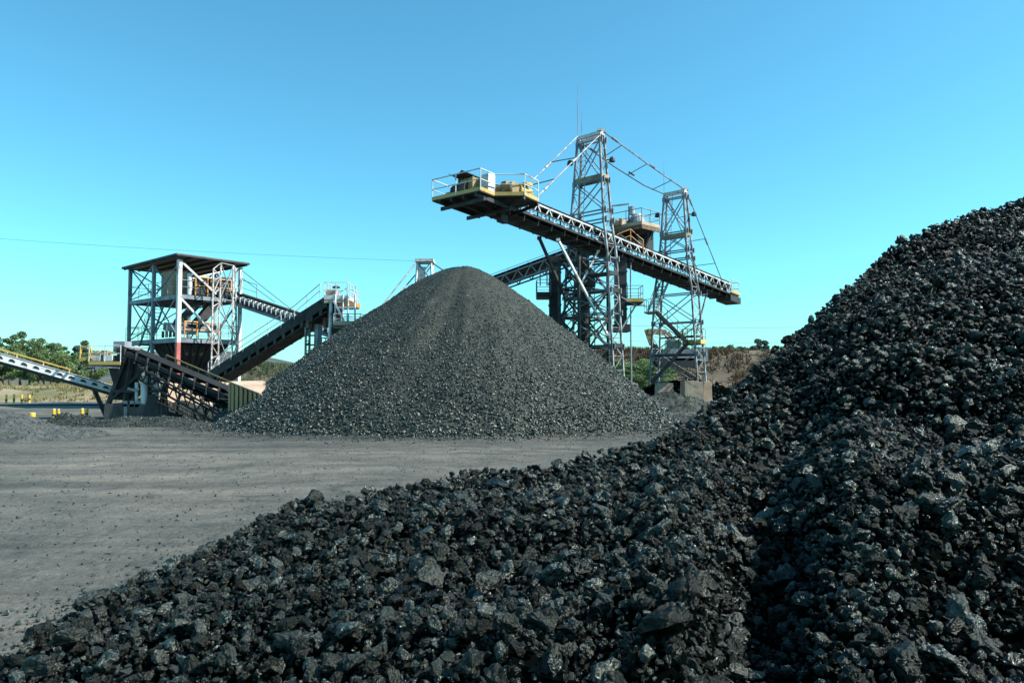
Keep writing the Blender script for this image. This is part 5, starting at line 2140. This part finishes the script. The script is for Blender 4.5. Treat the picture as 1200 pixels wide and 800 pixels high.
LL = Line(P(172, 430, YB + 0.4), P(266, 482, YB - 0.9))
lc = thing('truss_conveyor', 'lower dark truss conveyor sloping right beneath the roller conveyor', 'conveyor', LL.at(0))
for sg in (1, -1):
    mb = MB()
    mb.truss(LL.at(0, sg * 0.55, 0.0), LL.at(LL.len, sg * 0.55, 0.0), V(0, 0, -0.62), 9, 0.085, 0.05)
    part('side_truss', mb, M['dark'], lc)
part('belt', belt_mb(LL, 0.9, 0.12), M['dark'], lc)
idlers(LL, lc, 0.95, 0.05, 0.8, M['dark'], 0.5)
mb = MB()
mb.ladder(LL.at(1.6, 0.9, -0.9), LL.at(LL.len - 0.6, 0.9, -0.7), V(0, -0.5, 0.86), 0.4, 0.03, 0.26)
part('cable_ladder', mb, M['dark'], lc)
mb = MB()
for l in (1.8, 3.6):
    q = LL.at(l, 0, 0)
    mb.beam(LL.at(l, 0.5, -0.6), V(q[0], q[1] - 0.4, 0), 0.1)
    mb.beam(LL.at(l, -0.5, -0.6), V(q[0], q[1] + 0.4, 0), 0.1)
part('trestle', mb, M['dark'], lc)

# tan retaining wall and pipe behind them
mb = MB()
mb.prism([P(190, 494, 39.6), P(275, 490, 44.4), P(275, 449, 44.4), P(236, 444, 42.2), P(190, 449, 39.6)], V(-0.3, 0.4, 0))
mb.prism([P(190, 494, 39.4), P(206, 494, 39.4), P(206, 483, 39.4), P(190, 485, 39.4)], V(0, 0.6, 0))
single('retaining_wall', mb, M['tan'], 'tan rendered retaining wall behind the sloping conveyors', 'wall', P(229, 490, 41.6))
mb = MB()
mb.tube(P(194, 484, 37.6), P(209, 484, 38.2), 0.07, n=10)
mb.tube(P(194, 484, 37.6) - V(0.06, 0, 0), P(194, 484, 37.6) + V(0.06, 0, 0), 0.11, n=10)
single('pipe', mb, M['pale'], 'short grey pipe end lying beside the drive tower plinth', 'pipe', P(200, 484, 38))

# ---- corrugated bin with a sloping tan cover
bn = thing('corrugated_bin', 'olive corrugated bin with a sloping tan cover against the left foot of the conical heap', 'bin', P(298, 490, 38.5))
A_, B_, C_, D_ = P(270, 449, 35.0), P(304, 462.5, 33.4), P(325, 455, 35.4), P(307, 447.8, 37.1)
zb = -0.1
mb = MB()
n = 26
for (p, q) in ((A_, B_), (B_, C_), (C_, D_), (D_, A_)):
    nn = unit(np.cross(q - p, UP)) * 0.035
    for k in range(n):
        f0, f1 = k / n, (k + 1) / n
        o0 = nn * (1 if (k // 2) % 2 else -1)
        a, b = p + (q - p) * f0 + o0, p + (q - p) * f1 + o0
        mb.prism([V(a[0], a[1], zb), V(b[0], b[1], zb), b, a], nn * 0.5)
part('side_wall', mb, M['greensheet'], bn)
mb = MB()
cc = (A_ + B_ + C_ + D_) / 4
mb.prism([p + (p - cc) * 0.03 + UP * 0.03 for p in (A_, B_, C_, D_)], V(0, 0, 0.06))
part('cover', mb, M['tan'], bn)
mb = MB()
for p in (A_, B_, C_):
    mb.beam(V(p[0], p[1], zb), p - UP * 0.02, 0.12)
part('corner_post', mb, M['greensheet'], bn)

# ---- left conveyor with white side sheet
WL = Line(P(-190, 362.5, 34.5), P(150, 459, 39.5))
wc = thing('belt_conveyor', 'long white sided belt conveyor with a yellow rail entering from the left edge', 'conveyor', WL.at(WL.len))
mb = MB()
mb.beam(WL.at(0, -0.50, -0.06), WL.at(WL.len, -0.50, -0.06), 0.05, 0.34)
part('back_sheet', mb, M['white'], wc)
mb = MB()
mb.beam(WL.at(0, 0.52, -0.07), WL.at(WL.len, 0.52, -0.07), 0.04, 0.27)
mb.beam(WL.at(0, 0.55, -0.23), WL.at(WL.len, 0.55, -0.23), 0.10, 0.06)
part('side_sheet', mb, M['white'], wc)
mb = MB()
mb.beam(WL.at(0, 0.46, -0.36), WL.at(WL.len, 0.46, -0.36), 0.1, 0.14)
mb.beam(WL.at(0, -0.46, -0.36), WL.at(WL.len, -0.46, -0.36), 0.1, 0.14)
part('underframe', mb, M['dark'], wc)
mb = flat_mb(WL, 0.86, -0.32, 0.05)
part('return_belt', mb, M['rubber'], wc)
mb = flat_mb(WL, 0.86, 0.09, 0.03)
part('belt', mb, M['rubber'], wc)
mb = MB()
first = None
l0 = WL.len - 11.6
a, b = WL.at(l0, 0.5, -0.14), WL.at(l0, -0.42, -0.14)
mb.tube(a, b, 0.05, n=10)
for s_ in (0.47,):
    c = WL.at(l0, 0.565, -0.06)
    mb.prism([c + WL.d * (0.15 * cos(t_)) + UP * (0.14 * sin(t_) - 0.07) for t_ in np.linspace(0, pi, 9)], -WL.s * 0.06)  # dark half-round plate standing in for a shaded opening in the side sheet
first = part('idler', mb, M['rubber'], wc)
for k in range(1, 21):
    o_ = first.copy()
    COL.objects.link(o_)
    o_.parent = wc
    o_.location = tuple(WL.d * (0.555 * k))
mb = MB()
mb.beam(WL.at(0, -0.56, 0.30), WL.at(WL.len - 2.9, -0.56, 0.30), 0.06, 0.07)
for k in range(9):
    l = (WL.len - 3.0) * k / 8
    mb.beam(WL.at(l, -0.56, -0.2), WL.at(l, -0.56, 0.30), 0.05)
part('hand_rail', mb, M['yellow'], wc)
mb = MB()
for l in (3.2, WL.len - 1.7):
    for s_ in (0.45, -0.45):
        q = WL.at(l, s_, -0.36)
        mb.beam(q, V(q[0] + 0.75, q[1], 0), 0.1)
part('trestle', mb, M['dark'], wc)

# ---- small things in the yard on the left
G_B = 'yellow and black bollards by the road'
BOL = [(9, 474, 56, 0.85, 0), (18, 471, 57, 0.85, 0), (27, 467, 58, 0.8, 0), (36, 465, 60, 0.75, 0), (39.5, 485, 35, 0.5, 1), (65, 487, 36, 0.62, 0), (70.5, 484, 37.5, 0.55, 0), (98, 485, 36.5, 0.62, 0), (103.5, 483, 38, 0.55, 0)]
BL_LAB = ['leftmost of the far row of bollards beside the road', 'second bollard from the left in the far row', 'third bollard from the left in the far row', 'rightmost bollard of the far row, beside the grass bank',
          'stout yellow bollard standing alone nearest the pale gravel heap', 'left bollard of the middle pair, the taller one', 'right bollard of the middle pair, a little behind', 'left bollard of the right hand pair near the plinth', 'right bollard of the right hand pair near the plinth']
mb_y, mb_k = MB(), MB()
proto = None
for (px, py, Y, h, kind), lab in zip(BOL, BL_LAB):
    x = (px - 600) / FPX * Y
    o = thing('bollard', lab, 'bollard', (x, Y, 0.03), G_B)
    h *= 0.9 if kind else 0.95
    w = 0.15 if kind else 0.075
    for nm, z0, z1, r, mt in (('post', 0, h * 0.42, w, 'signal'), ('black_band', h * 0.42, h * 0.6, w * 1.03, 'rubber'), ('post_top', h * 0.6, h, w, 'signal'), ('cap', h, h * 1.06, w * 0.95, 'white')):
        mb = MB()
        mb.tube(V(x, Y, 0.03 + z0), V(x, Y, 0.03 + z1), r, n=12)
        part(nm, mb, M[mt], o)
mb = MB()
for px0, px1, Y in ((70.5, 98, 37.2),):
    a, b = P(px0, 488, Y), P(px1, 488, Y)
    mb.path([V(a[0], Y, 0.32), V((a[0] + b[0]) / 2, Y, 0.18), V(b[0], Y, 0.32)], 0.02)
single('barrier_chain', mb, M['dullyellow'], 'thin yellowish chain hanging between two pairs of bollards', 'chain', V(P(84, 488, 37.2)[0], 37.2, 0.2))
G_W = 'white posts beyond the corrugated bin'
for px, lab in ((337, 'leftmost of three short white posts beside the left flank of the conical heap'), (341, 'middle one of three short white posts beside the left flank of the conical heap'), (345, 'rightmost of three short white posts beside the left flank of the conical heap')):
    a = P(px, 434 + (px - 337) * 0.15, 46)
    mb = MB()
    mb.tube(V(a[0], 46, 0), a, 0.055, n=8)
    mb.tube(a, a + UP * 0.05, 0.07, n=8)
    single('white_post', mb, M['white'], lab, 'post', V(a[0], 46, 0), G_W)

# ---- excavator on the spoil mound behind the shorter mast
YE = 63.0
ex = thing('excavator', 'dusty yellow excavator with raised arm behind the stairs of the shorter mast', 'excavator', P(792, 432, YE))
for dy in (0.0, 2.0):
    mb = MB()
    a = P(792, 430, YE)
    prof = [(-1.9, 0.35), (-1.6, 0.0), (1.6, 0.0), (1.9, 0.35), (1.7, 0.75), (-1.7, 0.75)]
    mb.prism([V(a[0] + p[0], YE - 1.2 + dy, a[2] + p[1]) for p in prof], V(0, 0.5, 0))
    part('track', mb, M['dark'], ex)
a = P(795, 421, YE)
mb = MB()
mb.box(V(a[0] + 0.5, YE, a[2] + 0.35), (3.2, 2.4, 0.95))
mb.box(V(a[0] + 1.9, YE, a[2] + 0.4), (0.7, 2.5, 1.2))
part('body', mb, M['mid'], ex)  # body and cab are grey: the shade on them is put into the colour
mb = MB()
mb.box(V(a[0] - 0.6, YE - 0.7, a[2] + 1.2), (1.2, 0.95, 0.9))
cb = part('cab', mb, M['mid'], ex)
mb = MB()
mb.box(V(a[0] - 0.62, YE - 0.7, a[2] + 1.25), (1.26, 0.8, 0.55))
mb.box(V(a[0] - 0.6, YE - 0.7, a[2] + 1.25), (1.0, 1.0, 0.55))
part('window', mb, M['glass'], cb)
mb = MB()
b0, b1, b2 = P(796, 412, YE), P(781, 390, YE), P(759, 388.5, YE)
mb.beam(b0, b1, 0.4, 0.5)
mb.beam(b1, b2, 0.36, 0.42)
part('boom', mb, M['dullyellow'], ex)
mb = MB()
b3 = P(764, 404, YE)
mb.beam(b2 + V(-0.1, 0, 0.2), b3, 0.3, 0.42)
part('stick', mb, M['dullyellow'], ex)
mb = MB()
mb.prism([b3 + V(x_, -0.45, z_) for x_, z_ in ((-0.1, 0.15), (0.35, 0.0), (0.65, -0.5), (0.35, -0.95), (0.1, -0.8), (0.25, -0.45))], V(0, 0.9, 0))
part('bucket', mb, M['dark'], ex)
mb = MB()
mb.tube(P(792, 404, YE - .3), P(779, 392, YE - .3), 0.08, n=8)
mb.tube(P(780, 386.5, YE), P(762, 385.5, YE), 0.07, n=8)
part('hydraulic_ram', mb, M['mid'], ex)

# ------------------------------------------------------------------ overhead wires
G_PW = 'overhead wires'


def wire(a, b, sag, label, r=0.02, n=14):
    pts_ = []
    for k in range(n + 1):
        t_ = k / n
        p = a + (b - a) * t_
        pts_.append(p - UP * sag * 4 * t_ * (1 - t_))
    mb = MB()
    mb.path(pts_, r, 5)
    single('overhead_wire', mb, M['wire'], label, 'wire', a, G_PW)


def pole(px, Y, top, label, arm=True):
    x = (px - 600) / FPX * Y
    o = thing('utility_pole', label, 'pole', (x, Y, 0))
    mb = MB()
    mb.tube(V(x, Y, 0), V(x, Y, top + 0.3), 0.16, 0.11, n=10)
    part('post', mb, M['postwood'], o)
    mb = MB()
    mb.beam(V(x - 0.9, Y, top), V(x + 0.9, Y, top), 0.1)
    part('crossarm', mb, M['postwood'], o)
    for dx in (-0.8, 0, 0.8):
        mb = MB()
        mb.lathe(V(x + dx, Y, top + 0.05), [(0.03, 0), (0.06, 0.05), (0.06, 0.14), (0.02, 0.18)], 8)
        part('insulator', mb, M['pale'], o)
    return V(x, Y, top + 0.2)


pt = pole(-420, 56, 15.2, 'timber utility pole outside the left edge carrying the overhead wire')
wire(pt, V(SM[0] - 0.5, SM[1], zt2 + 0.15), 0.55, 'long thin overhead wire sagging across the sky from the left edge to the small mast', 0.010, 24)
pr = pole(1010, 150, 12.6, 'timber utility pole hidden behind the high right heap')
pq = pole(714, 150, 12.9, 'timber utility pole far behind the tall mast')
wire(pq, pr, 0.5, 'faint overhead wire low in the sky right of the shorter mast, upper one', 0.035)
wire(pq - UP * 3.2, pr - UP * 3.3, 0.4, 'faint overhead wire low in the sky right of the shorter mast, lower one', 0.028)


# ------------------------------------------------------------------ trees, bushes, scrub, grass
def leaf_cloud(centres, radii, n, size, flat=0.8, seed=0):
    """Many small leaf-sprig faces spread through the volume of clumps."""
    r_ = np.random.default_rng(seed)
    centres, radii = np.asarray(centres, float), np.asarray(radii, float)
    w = radii ** 2
    k = r_.choice(len(centres), n, p=w / w.sum())
    d_ = r_.normal(0, 1, (n, 3))
    d_ /= np.linalg.norm(d_, axis=1)[:, None]
    rad = radii[k] * r_.uniform(0, 1, n) ** 0.45
    c = centres[k] + d_ * rad[:, None] * V(1, 1, flat)
    u = r_.normal(0, 1, (n, 3))
    u /= np.linalg.norm(u, axis=1)[:, None]
    v = np.cross(u, r_.normal(0, 1, (n, 3)))
    v /= np.linalg.norm(v, axis=1)[:, None]
    s_ = size * r_.uniform(0.5, 1.4, n)
    p0, p1 = c - u * s_[:, None] * 0.6, c + v * s_[:, None] * 0.32
    p2, p3 = c + u * s_[:, None] * 0.6, c - v * s_[:, None] * 0.32
    vs_ = np.stack([p0, p1, p2, p3], 1).reshape(-1, 3)
    fs = np.arange(4 * n).reshape(n, 4)
    return vs_, fs


def tree_proto(seed, h, spread, leaf, nleaf, lsize, style):
    r_ = random.Random(seed)
    mb = MB()
    pts_ = [V(0, 0, -0.3)]
    for k in range(1, 6):
        f = k / 5
        pts_.append(V(r_.gauss(0, .04) * h * f, r_.gauss(0, .04) * h * f, h * 0.82 * f))
    for k in range(5):
        mb.tube(pts_[k], pts_[k + 1], h * 0.024 * (1 - k * 0.16), h * 0.024 * (1 - (k + 1) * 0.16), n=7)
    cs, rs = [], []
    nl = 13 if style != 'pine' else 20
    for k in range(nl):
        f = r_.uniform(0.22, 0.98) if style == 'bushy' else r_.uniform(0.42, 1.0)
        base = pts_[0] + (pts_[5] - pts_[0]) * f
        ang = k * 2.4 + r_.uniform(-.5, .5)
        reach = spread * (1.15 - 0.75 * abs(f - 0.5) * 1.6) * r_.uniform(0.55, 1.0)
        if style == 'pine':
            f = 0.25 + 0.72 * k / nl
            base = pts_[0] + (pts_[5] - pts_[0]) * f
            reach = spread * (1.12 - f) * r_.uniform(0.7, 1.1)
        tip = base + V(cos(ang) * reach, sin(ang) * reach, reach * r_.uniform(0.2, 0.75) * (0.4 if style == 'pine' else 1))
        mb.tube(base, tip, h * 0.009, h * 0.003, n=5)
        cs.append(tip)
        rs.append(spread * r_.uniform(0.16, 0.34) * (0.6 if style == 'pine' else 1))
        cs.append((base + tip) / 2)
        rs.append(spread * r_.uniform(0.2, 0.34) * (0.6 if style == 'pine' else 1))
    cs.append(pts_[5] + V(0, 0, h * 0.05))
    rs.append(spread * 0.3)
    vs_, fs = leaf_cloud(cs, rs, nleaf, lsize, 0.75, seed)
    tm = mesh_from('trunk', mb.v, mb.f, M['bark'])
    cmesh = mesh_from('crown', vs_.tolist(), fs.tolist(), M[leaf])
    return tm, cmesh


PROT = {}
for i, (nm, h, sp, lf_, n_, ls, sty) in enumerate((('gum', 7.0, 1.7, 'leaf', 6500, 0.165, 'tall'), ('gum2', 7.5, 1.35, 'leafpale', 6000, 0.165, 'tall'), ('bush', 4.5, 2.2, 'leaf', 8500, 0.165, 'bushy'),
                                                  ('pale', 6.0, 2.2, 'leafpale', 4200, 0.32, 'bushy'), ('pine', 7.0, 2.1, 'leafblue', 4200, 0.34, 'pine'), ('feather', 7.0, 1.9, 'leafpale', 6500, 0.16, 'pine'), ('far', 6.5, 3.0, 'leafblue', 3600, 0.42, 'bushy'))):
    PROT[nm] = (tree_proto(900 + i, h, sp, lf_, n_, ls, sty), h)


def tree(kind, px, pytop, Y, label, group=None, z0=0.0, name='tree', widen=1.0):
    (tm, cmesh), h = PROT[kind]
    x = (px - 600) / FPX * Y
    ztop = P(px, pytop, Y)[2]
    s_ = (ztop - z0) / (h * 1.0)
    o = thing(name, label, 'tree' if name == 'tree' else 'bush', (x, Y, z0), group)
    for nm, me in (('trunk', tm), ('crown', cmesh)):
        c = bpy.data.objects.new(nm, me)
        COL.objects.link(c)
        c.parent = o
    o.rotation_euler = (0, 0, random.uniform(0, 6.28))
    o.scale = (s_ * widen, s_ * widen, s_)
    return o


G_T = 'green trees beyond the left conveyor'
LT = [('gum', -42, 388, 118), ('bush', -22, 396, 108), ('feather', -4, 392, 122), ('gum', 12, 389, 116), ('feather', 25, 386, 124), ('bush', 36, 398, 110), ('feather', 46, 394, 120), ('feather', 60, 400, 114), ('gum', 71, 400, 121), ('pine', 83, 404, 112), ('feather', 97, 397, 122), ('bush', 110, 412, 118), ('bush', 72, 412, 106), ('bush', 4, 408, 104), ('bush', 52, 412, 104)]
LT_L = ['dense green tree outside the left edge', 'round green tree at the very left edge', 'tall green tree at the left edge behind the white sided conveyor', 'full crowned tree beside the left edge, one of the tallest there', 'tallest green tree at the left, just right of the left edge',
        'lower round tree right of the tallest left tree', 'green tree at the middle of the left row', 'mid height green tree right of the middle of the left row', 'pointed green tree left of the slim blue green one', 'slim blue green tree left of the yellow drive platform', 'green tree right behind the yellow drive platform',
        'low bushy tree behind the yellow drive platform', 'low bushy tree in front of the row, above the white conveyor', 'low bushy tree in front of the row near the left edge', 'low bushy tree in front of the row in its middle']
for (kd, px, py, Y), lab in zip(LT, LT_L):
    tree(kd, px, py - 3, Y, lab, G_T, widen=0.95)
G_R = 'bushes behind the stacker masts'
for kd, px, py, Y, z0, lab in (('bush', 752, 419, 83, 0, 'bright green bush right of the tall mast, the largest there'), ('pale', 741, 421, 86, 0, 'paler green bush left of the largest bush by the tall mast'), ('bush', 764, 424, 80, 0, 'low green bush just left of the shorter mast'),
                               ('bush', 733, 430, 82, 0, 'small green bush at the right foot of the tall mast')):
    tree(kd, px, py, Y, lab, G_R, z0, 'bush', 1.5)
G_H = 'far trees on the brown bank'
HT = [(838, 405, 'far'), (848, 407, 'far'), (857, 403, 'far'), (866, 405, 'far'), (874, 407, 'far'), (828, 408, 'far'), (884, 404, 'far'), (893, 394, 'pine'), (902, 396, 'pine'), (815, 409, 'far'), (947, 364, 'pine'), (720, 408, 'far'), (708, 410, 'far'), (780, 408, 'far'), (770, 407, 'far')]
HT_L = ['far bluish tree top right of the shorter mast, second from it', 'low far tree on the brown bank between two higher ones', 'far bluish tree in the middle of the skyline above the brown bank', 'far tree on the brown bank left of a low one', 'low far tree on the brown bank, left of the pines',
        'far tree right beside the shorter mast on the skyline', 'far tree just left of the two pines', 'left of two dark pines where the high heap meets the skyline', 'right of two dark pines where the high heap meets the skyline', 'far tree seen through the shorter mast, right part', 'tree top peeping over the skyline of the high right heap',
        'far tree seen behind the right foot of the tall mast', 'far tree seen through the tall mast near its foot', 'far tree behind the excavator on the skyline, right one', 'far tree behind the excavator on the skyline, left one']
for (px, py, kd), lab in zip(HT, HT_L):
    Y = 150 if px < 940 else 120
    tree(kd, px, py, Y, lab, G_H, 3.0 if px < 940 else 1.0, widen=1.1 if px < 940 else 0.45)

# bare tree behind the tall mast
r_ = random.Random(5)
bx_, by_ = (742 - 600) / FPX * 92, 92.0
bt = thing('bare_tree', 'bare grey twiggy tree above the bushes right of the tall mast', 'tree', (bx_, by_, 0))
mb = MB()


def limb(p, d_, l, r, depth):
    q = p + unit(d_) * l
    mb.tube(p, q, r, r * 0.65, n=5)
    if depth:
        for _ in range(3 if depth > 1 else 4):
            limb(q, unit(d_) + V(r_.gauss(0, .45), r_.gauss(0, .45), r_.gauss(0.1, .3)), l * r_.uniform(0.6, 0.85), r * 0.6, depth - 1)


mb2 = mb
mb.tube(V(bx_, by_, -0.2), V(bx_, by_, 2.2), 0.16, 0.12)
part('trunk', mb, M['twig'], bt)
mb = MB()
for _ in range(5):
    limb(V(bx_, by_, 2.0), V(r_.gauss(0, .5), r_.gauss(0, .5), 1), 1.5, 0.075, 3)
part('branch', mb, M['twig'], bt)


def tufts(name, label, n, xr, yr, hf, mat, size, height, seed, keep=None):
    r2 = np.random.default_rng(seed)
    x_, y_ = r2.uniform(*xr, n), r2.uniform(*yr, n)
    z_ = hf(x_, y_)
    k = z_ > -0.05
    if keep is not None:
        k &= keep(x_, y_)
    k &= fbm(x_ * 0.13, y_ * 0.13, seed, 3) > r2.uniform(-0.75, 0.35, n)
    x_, y_, z_ = x_[k], y_[k], z_[k]
    m_ = len(x_)
    nb = 7
    a_ = r2.uniform(0, 2 * pi, (m_, nb))
    hh = height * r2.uniform(0.4, 1.2, (m_, nb))
    ln_ = size * r2.uniform(0.2, 1.0, (m_, nb))
    bx2 = x_[:, None] + r2.normal(0, size * 0.35, (m_, nb))
    by2 = y_[:, None] + r2.normal(0, size * 0.35, (m_, nb))
    w_ = size * 0.14
    p0 = np.stack([bx2 - np.sin(a_) * w_, by2 + np.cos(a_) * w_, np.repeat(z_[:, None], nb, 1) - 0.03], -1)
    p1 = np.stack([bx2 + np.sin(a_) * w_, by2 - np.cos(a_) * w_, np.repeat(z_[:, None], nb, 1) - 0.03], -1)
    p2 = np.stack([bx2 + np.cos(a_) * ln_, by2 + np.sin(a_) * ln_, z_[:, None] + hh], -1)
    vs_ = np.stack([p0, p1, p2], 2).reshape(-1, 3)
    fs = np.arange(len(vs_)).reshape(-1, 3)
    o_ = bpy.data.objects.new(name, mesh_from(name, vs_.tolist(), fs.tolist(), mat))
    COL.objects.link(o_)
    tag(o_, label, name.replace('_', ' '), kind='stuff')


tufts('dry_grass', 'dry yellow green grass growing on the bank behind the left conveyor', 16000, (-70, -16), (62, 112), gb_h, M['grassblade'], 0.35, 0.38, 301)
tufts('brown_scrub', 'reddish brown scrub covering the bank behind the shorter mast', 15000, (0, 60), (84, 128), eb_h, M['scrub'], 0.55, 0.7, 302)
tufts('dull_scrub', 'dull olive scrub on the rise behind the screening tower', 9000, (-50, 2), (99, 135), eb_h, M['leafpale'], 0.5, 0.6, 303)
